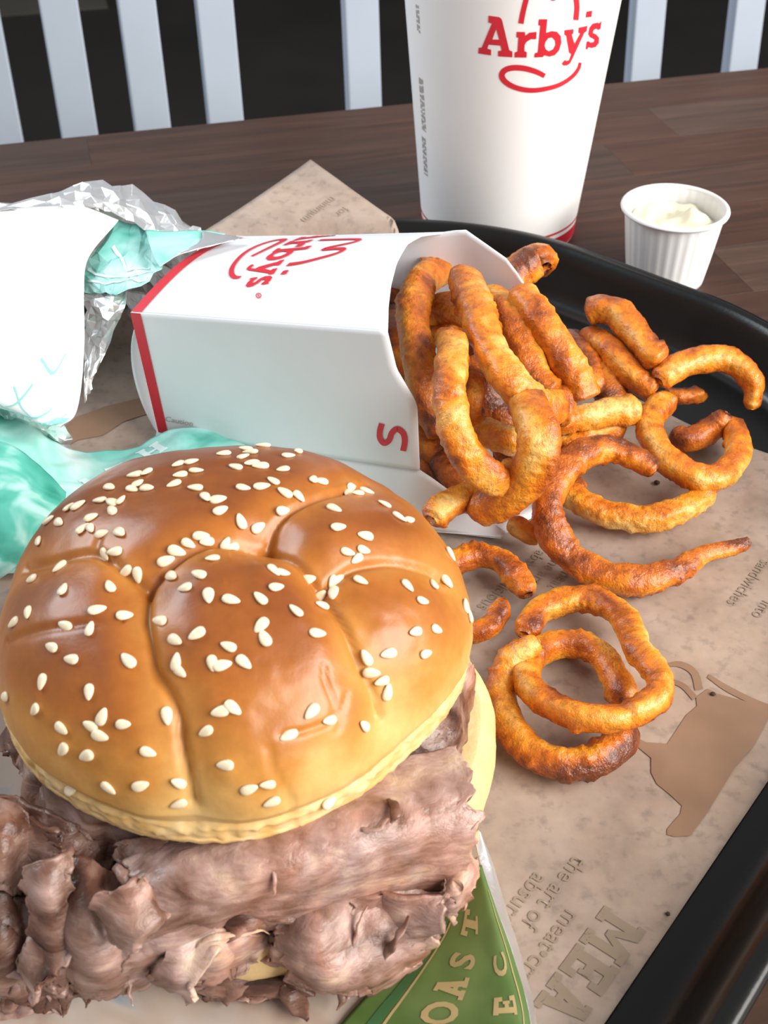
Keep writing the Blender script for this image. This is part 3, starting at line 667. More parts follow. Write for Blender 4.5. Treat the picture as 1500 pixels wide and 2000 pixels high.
FR = [
 # back rows inside the carton
 ('a', [(110, 560, 3.2), (130, 420, 3.4), (230, 290, 3.5), (390, 180, 3.4), (490, 190, 3.0)], 58, 'broad tan curly fry deepest in the carton against its white edge', .36, (1, 1)),
 ('a', [(150, 270, 2.8), (210, 170, 2.9), (290, 130, 2.4)], 44, 'small dark fry tip at the top left inside the carton mouth', .18, (.8, .8)),
 ('a', [(700, 300, 2.9), (800, 310, 3.1), (900, 350, 3.2), (960, 480, 3.0)], 46, 'golden fry stub peeking out behind the upright orange fry', .55, (1, 1)),
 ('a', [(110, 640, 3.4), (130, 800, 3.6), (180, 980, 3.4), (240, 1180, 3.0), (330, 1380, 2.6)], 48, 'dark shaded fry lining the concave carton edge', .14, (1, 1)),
 ('a', [(410, 620, 3.7), (520, 580, 4.0), (640, 600, 4.1), (720, 660, 3.6)], 66, 'short thick orange fry inside the left hoop fry', .36, (1, 1)),
 ('a', [(440, 820, 3.2), (560, 760, 3.5), (700, 790, 3.3), (800, 860, 3.0)], 60, 'dark orange fry wedged behind the top of the front hoop', .24, (1, 1)),
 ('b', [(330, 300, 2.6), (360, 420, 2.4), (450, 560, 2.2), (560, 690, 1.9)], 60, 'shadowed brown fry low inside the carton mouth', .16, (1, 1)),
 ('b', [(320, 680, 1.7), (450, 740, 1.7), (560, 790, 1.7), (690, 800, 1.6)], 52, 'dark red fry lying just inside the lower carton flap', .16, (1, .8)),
 ('b', [(480, 600, 2.2), (600, 760, 2.0), (720, 830, 1.8)], 58, 'brown fry under the front hoop beside the carton wall', .2, (1, 1)),
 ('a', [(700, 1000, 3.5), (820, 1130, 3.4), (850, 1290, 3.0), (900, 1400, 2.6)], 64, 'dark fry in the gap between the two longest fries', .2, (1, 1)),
 ('b', [(830, 40, 3.0), (900, 180, 2.9), (960, 290, 2.7), (1060, 330, 2.4)], 60, 'reddish brown fry deep in the middle of the pile', .22, (1, 1)),
 ('o', [(1030, 745, 3.0), (1065, 760, 3.2), (1092, 785, 3.2), (1085, 825, 2.9)], 52, 'knobby reddish fry end right of the glossy thick fry', .26, (1, .9)),
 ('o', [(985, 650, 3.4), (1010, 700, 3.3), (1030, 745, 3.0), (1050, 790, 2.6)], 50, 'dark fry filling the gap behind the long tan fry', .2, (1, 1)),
 # main pile
 ('a', [(690, 270, 3.9), (600, 235, 4.2), (480, 250, 4.5), (350, 340, 4.8), (280, 480, 5.0), (265, 640, 5.0), (285, 820, 4.8), (315, 990, 4.5), (345, 1150, 4.1), (400, 1320, 3.6), (500, 1540, 3.0)], 54, 'long golden hoop fry at the left of the carton mouth', .54, (.9, 1)),
 ('a', [(820, 490, 4.2), (940, 560, 4.5), (1030, 700, 4.5), (1100, 860, 4.2), (1165, 1010, 3.9), (1240, 1150, 3.6), (1340, 1240, 3.4)], 56, 'long tan fry behind and right of the upright orange fry', .46, (1, 1)),
 ('a', [(650, 320, 5.3), (715, 470, 5.5), (775, 640, 5.6), (835, 820, 5.5), (930, 990, 5.3), (1020, 1130, 5.1), (1130, 1250, 4.7), (1270, 1330, 4.2), (1370, 1310, 3.9)], 58, 'upright orange fry running down the middle of the pile', .55, (.95, 1.05), None, [.36, .45, .62, .70, .72, .42]),
 ('a', [(870, 440, 3.9), (980, 380, 4.2), (1090, 270, 4.5), (1220, 190, 4.7), (1280, 250, 4.6)], 58, 'crusty orange fry chunk sticking up highest against the black tray', .33, (.9, .95)),
 ('c', [(50, 40, 5.0), (110, 120, 5.0), (190, 240, 4.7), (270, 360, 4.3), (340, 480, 3.9), (400, 590, 3.5), (425, 665, 3.2)], 56, 'straight bright orange fry leaning right of the pile', .50, (.95, 1)),
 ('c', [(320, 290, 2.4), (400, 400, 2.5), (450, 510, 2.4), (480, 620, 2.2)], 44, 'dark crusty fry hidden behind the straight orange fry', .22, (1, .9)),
 ('c', [(540, 480, 2.2), (570, 580, 2.0), (590, 690, 1.6)], 58, 'short reddish fry standing in the gap above the cut fry', .24, (1, 1)),
 ('a', [(730, 1040, 4.3), (750, 1130, 4.5), (740, 1240, 4.4), (720, 1340, 4.0), (740, 1450, 3.4)], 34, 'thin brown crumbly fry tucked beside the front hoop', .22, (.9, 1)),
 ('b', [(780, 400, 3.2), (900, 430, 3.4), (1000, 470, 3.4), (1110, 500, 3.1)], 50, 'pale golden fry piece in the centre of the pile', .70, (1, 1)),
 ('b', [(900, 640, 2.4), (1000, 600, 2.5), (1110, 560, 2.5)], 46, 'brown fry end in the hollow beneath the pale piece', .26, (1, 1)),
 ('a', [(530, 770, 5.2), (575, 860, 5.5), (560, 1000, 5.6), (545, 1160, 5.5), (560, 1330, 5.2), (585, 1480, 4.9), (650, 1650, 4.4), (760, 1790, 3.9), (880, 1880, 3.5), (990, 1890, 3.3), (1050, 1800, 3.3)], 57, 'big bright orange hoop fry in front, nearest the letter S', .60, (.8, .9)),
 ('b', [(1120, 170, 4.6), (1190, 290, 4.8), (1235, 450, 4.6), (1215, 620, 4.1), (1140, 760, 3.5), (1010, 880, 2.9), (870, 960, 2.4), (740, 1010, 2.0)], 70, 'glossy thick orange fry curving down over the carton flap', .50, (.85, .85)),
 ('b', [(400, 1090, 2.2), (500, 990, 2.3), (640, 920, 2.3), (780, 880, 2.2)], 48, 'short orange fry poking out beside the sesame bun', .46, (1, 1)),
 ('b', [(540, 860, 1.8), (600, 800, 1.9), (660, 810, 1.8)], 36, 'small red fry nub above the short fry beside the bun', .2, (.9, .9)),
 ('c', [(180, 810, 2.4), (300, 785, 2.5), (450, 755, 2.5), (600, 730, 2.4), (735, 715, 2.3)], 45, 'pale straight fry with a cut white end', .74, (1, 1.1)),
 ('c', [(270, 970, 1.7), (380, 900, 1.8), (500, 850, 1.8), (640, 830, 1.6)], 40, 'orange fry lying under the pale cut fry', .40, (1, .9)),
 ('c', [(440, 150, 3.3), (520, 130, 3.5), (620, 160, 3.5), (720, 270, 3.3), (800, 380, 3.1), (880, 450, 2.9)], 48, 'upper orange fry of the pair at the tray wall', .40, (.9, .9)),
 ('c', [(430, 280, 2.7), (540, 350, 2.8), (660, 470, 2.6), (760, 560, 2.4), (840, 620, 2.2)], 46, 'lower orange fry of the pair at the tray wall', .36, (.9, .95)),
 ('c', [(860, 560, 2.6), (950, 485, 2.8), (1090, 430, 2.9), (1240, 425, 2.8), (1360, 490, 2.6), (1415, 590, 2.2), (1400, 720, 1.6)], 44, 'tan crescent fry farthest right against the black tray', .52, (.9, .55)),
 ('c', [(890, 640, 1.5), (980, 640, 1.6), (1060, 635, 1.5), (1140, 645, 1.3)], 28, 'thin reddish fry tip inside the right-hand loop', .22, (1, .5)),
 ('c', [(920, 660, 2.0), (835, 730, 2.0), (800, 830, 1.9), (850, 940, 1.8), (950, 1050, 1.7), (1090, 1120, 1.6), (1220, 1105, 1.5), (1315, 1010, 1.4), (1320, 890, 1.35), (1280, 800, 1.3)], 44, 'golden open loop fry at the right on the liner edge', .55, (.95, .85)),
 ('c', [(930, 880, 1.0), (1040, 900, 1.1), (1140, 850, 1.2), (1220, 790, 1.5), (1260, 740, 1.8)], 42, 'dark reddish fry crossing inside the right-hand loop', .25, (1, .7)),
 ('o', [(1280, 922, 2.0), (1245, 897, 2.2), (1190, 878, 2.4), (1130, 890, 2.5), (1090, 930, 2.4), (1070, 985, 2.1), (1078, 1035, 1.7), (1103, 1078, 1.3), (1150, 1110, 1.1), (1225, 1133, 1.05), (1305, 1120, 1.05), (1375, 1085, 1.05), (1465, 1058, 1.1)], 52, 'longest fry, an orange S curve sweeping right across the liner', .36, (.6, .42)),
 ('o', [(1095, 955, 1.3), (1145, 986, 1.2), (1196, 1006, 1.1), (1272, 1012, 1.1), (1340, 990, 1.1), (1386, 962, 1.1)], 44, 'pale golden arc fry on the liner above the longest fry', .66, (1, .8)),
 ('c', [(270, 1120, 1.3), (350, 1140, 1.2), (430, 1190, 1.1)], 26, 'tiny fry end above the pale golden arc fry', .42, (1, .8)),
 ('b', [(1010, 1090, 1.2), (1110, 1170, 1.1), (1200, 1200, 1.0), (1290, 1210, .95)], 34, 'small pointed fry at the tip of the carton flap', .5, (1, .4)),
 ('d', [(100, 470, 1.0), (190, 425, 1.05), (290, 395, 1.1), (390, 425, 1.1), (460, 500, 1.05), (500, 560, 1.0)], 40, 'hooked brown fry on the liner just right of the bun', .34, (1, .8)),
 ('d', [(230, 720, 1.0), (310, 705, 1.05), (370, 650, 1.1), (395, 580, 1.2)], 36, 'short brown fry stub between the bun and the stacked rings', .32, (1, .6)),
 ('d', [(545, 755, 2.1), (440, 820, 1.7), (385, 930, 1.3), (400, 1070, 1.1), (480, 1190, 1.05), (615, 1265, 1.05), (755, 1262, 1.05), (865, 1200, 1.05), (905, 1110, 1.0)], 54, 'brown outer ring fry at the bottom of the ring stack', .38, (.55, .95), None, [.75, .66, .5, .34, .30, .30]),
 ('d', [(480, 730, 1.1), (540, 635, 1.1), (640, 588, 1.1), (750, 578, 1.15), (860, 625, 1.25), (925, 705, 1.45), (945, 780, 1.65), (1000, 845, 1.85), (1045, 915, 1.95), (1040, 990, 2.0), (955, 1050, 2.0), (820, 1082, 2.0), (670, 1058, 1.95), (555, 998, 1.8), (495, 920, 1.6), (500, 840, 1.3), (555, 790, 1.05), (660, 768, 1.0), (765, 795, 1.0), (850, 880, 1.0), (910, 1010, .95)], 47, 'double coiled golden fry ring on the liner at the right', .52, (.9, .95)),
]
for i, q in enumerate(FR):
    fry(q[0], q[1], q[2], q[3], q[4], q[5], seed=i+1, tt=q[7] if len(q) > 7 else None)

# ------------------------------------------------------------------ sandwich
BC = Vector((-3.2, 18.55, 5.35)); BR, BTOP, BLOW = 4.93, 3.15, .95
TILT = Matrix.Rotation(math.radians(-1.0), 3, 'X')
sand = empty('sandwich', (BC.x, BC.y, .5)); tag(sand, 'roast beef sandwich on a sesame seed bun', 'sandwich')
NT, NPH = 150, 340
def crown_smooth(tau, ph):
    if tau < math.pi/2: r = BR*math.sin(tau)**.92; z = BTOP*math.cos(tau)
    else:
        q = (tau-math.pi/2)/.62
        r = BR*lerp(q, [0, .2, .35, .6, .85, 1], [1, .975, .985, .985, .95, .80]); z = -BLOW*lerp(q, [0, .2, .35, .6, .85, 1], [0, .26, .38, .75, .98, 1.0])
    w = 1 + .022*math.sin(ph*3+.7) + .014*math.sin(ph*5+2)
    return Vector((r*w*math.cos(ph), r*w*math.sin(ph), z))
TAUS = np.linspace(.004, math.pi/2+.62, NT); PHS = np.linspace(0, 2*math.pi, NPH, endpoint=False)
SM = [crown_smooth(t, p) for t in TAUS for p in PHS]
CF = grid_faces(NT, NPH, closed_v=True, flip=False)
def cworld(p): return BC + TILT @ p
bv = BVHTree.FromPolygons([cworld(p) for p in SM], CF)
def hit(bvh, px, py):
    h = bvh.ray_cast(Vector((0, 0, CAM_H)), ray(px, py).normalized()); return h[0], h[1]
GRV = [  # creases between the lobes, (x, y) on the bun picture, depth, width
 ([(790, 290), (700, 303), (640, 308), (590, 318), (520, 350), (450, 400), (415, 440), (412, 520), (430, 620), (445, 700), (490, 770), (520, 850), (525, 930), (550, 1050), (560, 1115)], .22, .17),
 ([(790, 290), (805, 250), (850, 215), (930, 180), (1030, 150), (1080, 140)], .20, .17),
 ([(790, 290), (850, 330), (900, 380), (960, 450), (1000, 520), (1040, 610), (1070, 690), (1110, 760), (1135, 850)], .20, .16),
 ([(960, 450), (1000, 410), (1060, 380), (1160, 368), (1270, 395), (1320, 430)], .20, .17),
 ([(415, 440), (360, 400), (300, 358), (230, 345), (100, 380), (40, 400)], .16, .2),
 ([(-20, 630), (100, 592), (190, 575), (260, 560), (340, 545)], .07, .08),
 ([(830, 893), (900, 880), (980, 835), (955, 740), (950, 690)], .06, .06),
 ([(790, 930), (800, 990), (850, 1080), (860, 1110)], .05, .06),
 ([(990, 880), (1000, 830), (1020, 770)], .04, .06),
 ([(290, 290), (270, 330), (300, 358)], .06, .1),
]
TI = TILT.transposed()
SMA = np.array([tuple(p) for p in SM]); DISP = np.zeros(len(SMA)); DG = np.full(len(SMA), 9.0)
for pts, dep, wid in GRV:
    loc = []
    for p in catmull([(x/1.5, y/1.5+840, 0) for x, y in pts], len(pts)*3):
        h, _ = hit(bv, p.x, p.y)
        if h is not None: loc.append(tuple(TI @ (h-BC)))
    A = np.array(loc); dist = np.full(len(SMA), 9.0)
    for a, b in zip(A[:-1], A[1:]):
        ab = b-a; t = np.clip(((SMA-a)@ab)/max(ab@ab, 1e-9), 0, 1)
        dist = np.minimum(dist, np.linalg.norm(SMA-(a+t[:, None]*ab), axis=1))
    DISP -= (dep*.75*np.exp(-(dist/(wid*.55))**2) + dep*1.0*np.exp(-(dist/(wid*3.6))**2)) if dep > .1 else dep*np.exp(-(dist/wid)**2)
    if dep > .1: DG = np.minimum(DG, dist)
CV = []; TONE = []
for k, p in enumerate(SM):
    i = k//NPH; tau = TAUS[i]; ph = PHS[k % NPH]
    nrm = Vector((p.x/BR**2, p.y/BR**2, p.z/BTOP**2)).normalized() if tau < 1.9 else Vector((0, 0, -1))
    q = Vector(p)
    h = DISP[k] + .06*noise.noise(q*.55) + .02*noise.noise(q*2.0)
    wr = noise.noise(q*3.2)*noise.noise(q*1.1+Vector((5, 0, 0)))
    if q.x > .3 and q.y < 0: h += .06*wr
    if tau > 1.70: h += .06*noise.noise(q*5) + .04*noise.noise(q*12)
    CV.append(cworld(p + nrm*h))
    b = 1.0 - sstep(.70, 2.05, tau + .18*noise.noise(q*.8) - .10*math.sin(ph) + .16*math.cos(ph+.75))
    b = b*.86 + .10
    b *= .66 + .34*sstep(.1, 1.0, DG[k])
    b += .07*noise.noise(q*1.3)
    if tau > 1.70: b = .10 + .14*noise.noise(q*4)
    TONE.append((max(0, min(1, b)), 0, 0, 1))
CF2 = CF + [tuple(reversed([(NT-1)*NPH+k for k in range(NPH)])), tuple(range(NPH))]
crown = mk('bun_crown', CV, [tuple(reversed(q)) for q in CF2] if False else CF2, CROWN, parent=sand, colors=TONE)
tag(crown, 'golden brown bun top with creases and sesame seeds')
bvc = BVHTree.FromPolygons(CV, CF)
# sesame seeds
SEEDS = """610,48 655,71 720,57 733,67 713,80 752,36 770,48 838,48 875,64 845,77 522,102 561,95 575,121 528,133 510,160 690,110 738,99 763,107 829,117 572,171 712,171 767,167 800,151 834,185 875,196 918,146 940,152 602,199 639,205 646,237 705,269 755,286 827,237 979,232 991,286 1027,168 1018,188 1048,187 1074,181 1125,219 1169,257 1200,265 1163,183 1069,311 1018,359 1064,352 1044,378 1267,262
145,265 175,272 115,328 203,228 230,222 292,208 322,170 328,213 329,237 356,207 388,175 405,158 432,172 268,257 243,290 267,290 300,305 352,302 395,133 430,125
310,364 337,357 370,415 405,425 487,384 518,356 552,334 590,312 605,327 660,333 678,345 622,378 583,424 505,430 543,463 611,487 677,499 762,494 809,462 801,413 828,420 902,439 936,486 942,515 865,531 929,597 469,559 515,616 577,598 765,573 775,611 669,635 518,680 529,708 622,684 651,690 714,681 645,825 682,815 605,883 489,838 912,825 963,850 845,895 1065,866 661,981 730,1050 783,1037 795,1088 963,1092 522,1033 523,1093 413,1040 320,1047 212,1053
176,402 94,438 186,468 322,460 285,528 365,544 84,536 42,565 193,573 265,583 153,636 210,672 376,676 125,738 262,768 17,781 105,819 301,839 266,866 183,874 363,862 295,895 187,935 255,953 434,943
1056,443 1193,458 1269,453 1237,502 1215,591 1277,584 1137,655 1246,655 1072,667 1117,735 1134,767 1088,710 1318,365 1308,445 1362,515 1374,545 1384,672 985,440 970,445 978,480"""
sv = []; sm_, sn = 9, 10
for i in range(sm_):
    t = i/(sm_-1)*math.pi; x = -math.cos(t); prof = math.sin(t)**.9*(1-.33*x)
    for k in range(sn):
        a = 2*math.pi*k/sn; sv.append((x*.165*S, math.cos(a)*.098*prof*S, math.sin(a)*.05*prof*S))
sme = bpy.data.meshes.new('sesame_seed'); sme.from_pydata(sv, [], grid_faces(sm_, sn, closed_v=True)); sme.materials.append(SEED)
sme.polygons.foreach_set('use_smooth', [True]*len(sme.polygons))
random.seed(11); so = Vector(ORG[sand.name])
for s in SEEDS.split():
    x, y = map(float, s.split(',')); h, nn = hit(bvc, x/1.5, y/1.5+840)
    if h is None: continue
    if nn.z < 0 and (h-BC).z > 0: nn = -nn
    ax = Vector((random.uniform(-1, 1), random.uniform(-.5, .5), random.uniform(-.4, .4))); ax = (ax-nn*ax.dot(nn)).normalized()
    nn2 = (nn + Vector((random.uniform(-.15, .15), random.uniform(-.15, .15), 0))).normalized()
    ax = (ax-nn2*ax.dot(nn2)).normalized()
    R = Matrix((ax, nn2.cross(ax), nn2)).transposed().to_4x4()
    o = bpy.data.objects.new('sesame_seed', sme); col.objects.link(o); o.parent = crown
    k = random.uniform(.88, 1.1)
    o.matrix_local = Matrix.Translation((h + nn2*.03 - so)*S) @ R @ Matrix.Scale(k, 4)

# heel
HC = Vector((-2.75, 18.2, 1.2)); HR = 5.25
HT = Matrix.Rotation(math.radians(-3), 3, 'Y') @ Matrix.Rotation(math.radians(3), 3, 'X')
HP = [(.02, -.45), (3.4, -.45), (4.5, -.38), (4.95, -.1), (5.2, .35), (5.25, .75), (5.15, 1.15), (4.95, 1.38), (4.7, 1.46), (3, 1.5), (.02, 1.5)]
hp = catmull([(a, b, 0) for a, b in HP], 44); V = []; n = 160
for q in hp:
    for k in range(n):
        a = 2*math.pi*k/n; w = 1+.015*math.sin(3*a+1)+.01*math.sin(7*a)
        p = Vector((q.x*w*math.cos(a), q.x*w*math.sin(a), q.y)); p += p.normalized()*(.04*noise.noise(p*1.2)+.015*noise.noise(p*5))
        V.append(HC + HT @ p)
tag(mk('bun_heel', V, grid_faces(len(hp), n, closed_v=True, flip=True), HEEL, parent=sand), 'pale bottom half of the bun')

# meat: a core and folded slices
V = []; n = 90; m_ = 40
for i in range(m_):
    th = math.pi*i/(m_-1)
    for k in range(n):
        a = 2*math.pi*k/n; p = Vector((4.75*math.sin(th)**.6*math.cos(a), 4.6*math.sin(th)**.6*math.sin(a), 1.25*math.cos(th)))
        p += p.normalized()*(.30*fbm(p*.9, 3)); V.append(Vector((-3.0, 18.2, 3.3))+p)
tn = [(.32+.25*noise.noise(v*.8), 0, 0, 1) for v in V]
mk('meat_core', V, grid_faces(m_, n, closed_v=True, flip=True), MEAT, parent=sand, colors=tn)
def slice_(rows, nu=60, nv=90, th=.16, tone=.5, amp=.10, freq=1.0, seed=0, tear=.25, name='beef_slice', grad=0, rough=.5):
    G = patch(pnet(rows), nu, nv); out = []; T = []
    for i in range(nu):
        row = []
        for j in range(nv):
            p = G[i][j]; u, v = i/(nu-1), j/(nv-1)
            k = p*freq + Vector((seed*9.7, seed*3.3, 0))
            a, b = G[min(i+1, nu-1)][j]-G[max(i-1, 0)][j], G[i][min(j+1, nv-1)]-G[i][max(j-1, 0)]
            nn = a.cross(b); nn = nn.normalized() if nn.length > 1e-9 else Vector((0, 0, 1))
            h = amp*fbm(k*.7, 3) + rough*(amp*.8*(abs(noise.noise(k*1.6))-.25) + .03*noise.noise(k*6)) + .008*noise.noise(k*9)
            e = max(sstep(.86, 1, u), 1-sstep(0, .10, v), sstep(.9, 1, v))
            q = p + nn*h + (a.normalized()*tear*(noise.noise(Vector((j*.13, seed, i*.02)))+.35*noise.noise(Vector((j*.4, seed, 0)))) if a.length > 1e-9 else Vector())*sstep(.7, 1, u)
            q += (b.normalized()*tear*(noise.noise(Vector((i*.15, seed+5, 0)))+.35*noise.noise(Vector((i*.45, seed+5, 0)))) if b.length > 1e-9 else Vector())*(sstep(.85, 1, v)+1-sstep(0, .15, v))
            row.append(q)
            T.append((max(0, min(1, tone + .34*noise.noise(k*.8) + .24*noise.noise(k*2.7) + .10*e + grad*(v-.5))), 0, 0, 1))
        out.append(row)
    return sheet(name, out, -th, [MEAT], parent=sand, colors=T)
# big smooth fold sweeping from lower left up to the right
slice_([[(250, 1690, 3.9), (430, 1610, 4.3), (600, 1560, 4.4), (760, 1500, 4.3), (890, 1470, 4.1)],
        [(270, 1745, 4.1), (440, 1675, 4.5), (610, 1625, 4.6), (790, 1570, 4.5), (918, 1530, 4.3)],
        [(265, 1810, 3.7), (450, 1735, 4.2), (620, 1690, 4.3), (790, 1640, 4.2), (925, 1610, 4.0)],
        [(235, 1880, 2.8), (430, 1795, 3.4), (600, 1755, 3.5), (760, 1710, 3.4), (912, 1700, 3.2)],
        [(190, 1925, 2.0), (420, 1820, 2.7), (590, 1790, 2.8), (740, 1738, 2.7), (900, 1748, 2.5)]], tone=.58, amp=.11, seed=1, grad=.22, nu=80, nv=130, rough=.0)
slice_([[(540, 1770, 2.9), (620, 1755, 3.0), (720, 1735, 3.0), (860, 1740, 2.8)],
        [(545, 1830, 2.8), (620, 1830, 3.0), (690, 1810, 2.7), (850, 1800, 2.5)],
        [(560, 1880, 2.2), (620, 1890, 2.5), (700, 1885, 2.2), (830, 1845, 2.0)],
        [(575, 1915, 1.4), (640, 1922, 1.7), (700, 1925, 1.5), (800, 1880, 1.4)]], tone=.55, amp=.16, seed=2, rough=.2)
slice_([[(690, 1745, 3.0), (740, 1735, 3.2), (800, 1745, 3.2), (880, 1740, 3.0)],
        [(672, 1800, 2.8), (700, 1790, 2.4), (760, 1800, 2.6), (870, 1790, 2.9)],
        [(680, 1850, 2.4), (715, 1830, 2.0), (770, 1840, 2.2), (850, 1830, 2.3)],
        [(690, 1890, 2.0), (730, 1875, 1.9), (790, 1870, 1.9), (830, 1850, 1.7)]], tone=.5, amp=.20, seed=3, nu=40, nv=50)
slice_([[(880, 1700, 3.0), (905, 1690, 3.1), (930, 1680, 2.9)], [(860, 1740, 3.0), (890, 1735, 3.2), (915, 1730, 3.0)], [(855, 1780, 2.5), (880, 1785, 2.6), (905, 1770, 2.4)]], tone=.8, amp=.22, seed=4, nu=26, nv=26, tear=.4)
# left mass: curled slices stacked round the front left of the bun
def curl(ang, rr, z, size, roll, tilt, radius, tone, seed):
    nu, nv = 44, 60; tone -= .10; out = []; T = []
    c = Vector((-3.0+rr*math.cos(ang), 18.2+rr*math.sin(ang), z)); nrm = Vector((math.cos(ang), math.sin(ang), tilt)).normalized()
    tx = Vector((-math.sin(ang), math.cos(ang), 0)); ty = nrm.cross(tx).normalized()
    tx, ty = tx*math.cos(roll)+ty*math.sin(roll), ty*math.cos(roll)-tx*math.sin(roll)
    for i in range(nu):
        row = []
        for j in range(nv):
            u, v = (i/(nu-1)-.5)*size[0], (j/(nv-1)-.5)*size[1]
            a = v/radius; p = c + ty*u + tx*radius*math.sin(a) + nrm*radius*(math.cos(a)-1)
            k = p*1.0+Vector((seed*7.1, seed*1.3, 0))
            e = max(abs(i/(nu-1)-.5), abs(j/(nv-1)-.5))*2; e = sstep(.72, 1, e)
            p += nrm*(.22*fbm(k*.7, 3)) + ty*e*(.26*noise.noise(k*2.2)+.07*noise.noise(k*7)) + tx*e*(.26*noise.noise(k*2.2+Vector((0, 9, 0)))+.07*noise.noise(k*7+Vector((0, 9, 0))))
            if p.z < .75: p.z = .75 + .1*noise.noise(k*3)
            row.append(p); T.append((max(0, min(1, tone+.34*noise.noise(k*.8)+.24*noise.noise(k*2.7)+.14*e)), 0, 0, 1))
        out.append(row)
    return sheet('beef_slice', out, .11, [MEAT], parent=sand, colors=T)
random.seed(21)
for k in range(16):
    f = k/15; ang = math.radians(178 + 100*f + random.uniform(-5, 5))
    curl(ang, random.uniform(4.4, 5.4), random.uniform(1.3, 3.7) if f < .6 else random.uniform(1.0, 1.9), (random.uniform(1.6, 2.8), random.uniform(1.8, 3.4)),
         random.uniform(-.9, .9) + (1.4 if random.random() < .4 else 0), random.uniform(-.1, .9), random.uniform(.5, 1.5), random.choice((.22, .32, .42, .5, .6)), k+1)
slice_([[(-90, 1540, 4.2), (-20, 1545, 4.3), (50, 1560, 4.0), (110, 1590, 4.2), (190, 1640, 3.6)],
        [(-90, 1640, 3.6), (-20, 1640, 4.0), (50, 1650, 3.5), (120, 1660, 3.8), (190, 1690, 3.2)],
        [(-90, 1740, 2.9), (-30, 1745, 3.4), (60, 1750, 2.6), (130, 1760, 3.2), (190, 1770, 2.6)],
        [(-90, 1850, 2.0), (-30, 1850, 2.5), (60, 1850, 1.8), (130, 1860, 2.3), (200, 1870, 1.8)],
        [(-90, 1940, 1.2), (-30, 1945, 1.5), (60, 1950, 1.2), (130, 1945, 1.3), (200, 1940, 1.1)]], tone=.30, amp=.26, seed=5, rough=.8, nu=80, nv=90, tear=.5)
def curl_px(px, py, z, size, roll, tilt, radius, tone, seed, turn=0):
    p = at(px, py, z); r = p-Vector((-3.0, 18.2, 0)); return curl(math.atan2(r.y, r.x)+turn, math.hypot(r.x, r.y), z, size, roll, tilt, radius, tone, seed)
slice_([[(120, 1690, 3.9), (165, 1680, 4.1), (230, 1715, 3.6), (285, 1750, 3.2)], [(125, 1780, 3.6), (170, 1780, 3.9), (230, 1800, 3.4), (285, 1820, 3.0)],
        [(135, 1860, 2.9), (180, 1870, 3.2), (240, 1870, 2.9), (300, 1860, 2.6)], [(150, 1925, 1.6), (190, 1935, 1.8), (250, 1930, 1.7), (310, 1905, 1.6)]], tone=.42, amp=.16, seed=31, rough=.15, nu=60, nv=60, tear=.3)
slice_([[(-60, 1560, 4.4), (0, 1570, 4.5), (60, 1590, 4.3), (110, 1625, 4.2)], [(-60, 1650, 4.0), (0, 1650, 4.4), (55, 1660, 3.9), (115, 1680, 3.9)], [(-60, 1740, 3.2), (0, 1745, 3.6), (50, 1750, 3.1), (105, 1765, 3.1)]], tone=.28, amp=.16, seed=32, rough=.3, nu=60, nv=60, tear=.5)
slice_([[(-60, 1750, 3.3), (0, 1745, 3.5), (50, 1750, 3.4), (115, 1730, 3.9)], [(-60, 1830, 2.8), (0, 1830, 3.2), (55, 1830, 2.9), (112, 1815, 3.4)], [(-60, 1890, 2.0), (0, 1895, 2.4), (60, 1895, 2.1), (118, 1890, 2.6)], [(-60, 1930, 1.2), (0, 1940, 1.4), (70, 1940, 1.3), (120, 1935, 1.4)]], tone=.30, amp=.18, seed=33, rough=.5, nu=60, nv=60, tear=.5)
slice_([[(60, 1690, 4.3), (90, 1680, 4.5), (130, 1660, 4.4)], [(62, 1760, 3.9), (92, 1750, 4.2), (125, 1750, 4.0)], [(85, 1850, 2.9), (108, 1845, 3.2), (128, 1850, 3.0)], [(95, 1920, 1.9), (112, 1925, 2.0), (130, 1925, 1.9)]], tone=.36, amp=.16, seed=34, rough=.3, nu=60, nv=30, tear=.4)
for q in [(30, 1690, 4.4, (1.0, 1.3), .8, .7, .5, .5, 41, .4), (20, 1850, 3.0, (.9, 1.5), 1.2, .8, .6, .62, 47, .1), (215, 1700, 3.6, (1.2, 1.0), -.3, .5, .4, .30, 45, .7),
          (240, 1850, 3.0, (.9, 1.6), 1.2, 1.0, .8, .66, 53, .2), (470, 1868, 2.3, (.9, 1.3), .9, .6, .5, .80, 54, .2), (262, 1745, 3.5, (1.0, .8), .2, .6, .35, .5, 55, .4)]:
    curl_px(*q)
slice_([[(230, 1640, 3.9), (300, 1640, 4.1), (380, 1640, 4.2), (430, 1650, 4.1)], [(240, 1690, 3.6), (300, 1685, 4.0), (370, 1670, 4.2), (430, 1665, 4.0)],
        [(250, 1730, 3.2), (300, 1720, 3.5), (360, 1695, 3.8), (420, 1680, 3.7)]], tone=.36, amp=.18, seed=7, nu=34, nv=50, tear=.4)
slice_([[(140, 1850, 2.9), (220, 1830, 3.2), (300, 1800, 3.5), (420, 1760, 3.7)], [(150, 1890, 2.6), (230, 1870, 3.0), (310, 1840, 3.3), (420, 1795, 3.4)],
        [(170, 1925, 1.8), (240, 1910, 2.2), (310, 1880, 2.4), (410, 1830, 2.6)]], tone=.56, amp=.12, seed=8, nu=34, nv=60, tear=.3)
slice_([[(330, 1850, 2.6), (400, 1825, 2.9), (470, 1815, 2.8), (530, 1815, 2.4)], [(335, 1885, 2.3), (400, 1865, 2.7), (460, 1850, 2.5), (520, 1850, 2.1)],
        [(340, 1925, 1.6), (400, 1910, 1.9), (450, 1895, 1.7), (480, 1890, 1.4)]], tone=.72, amp=.2, seed=9, nu=30, nv=46, tear=.4)
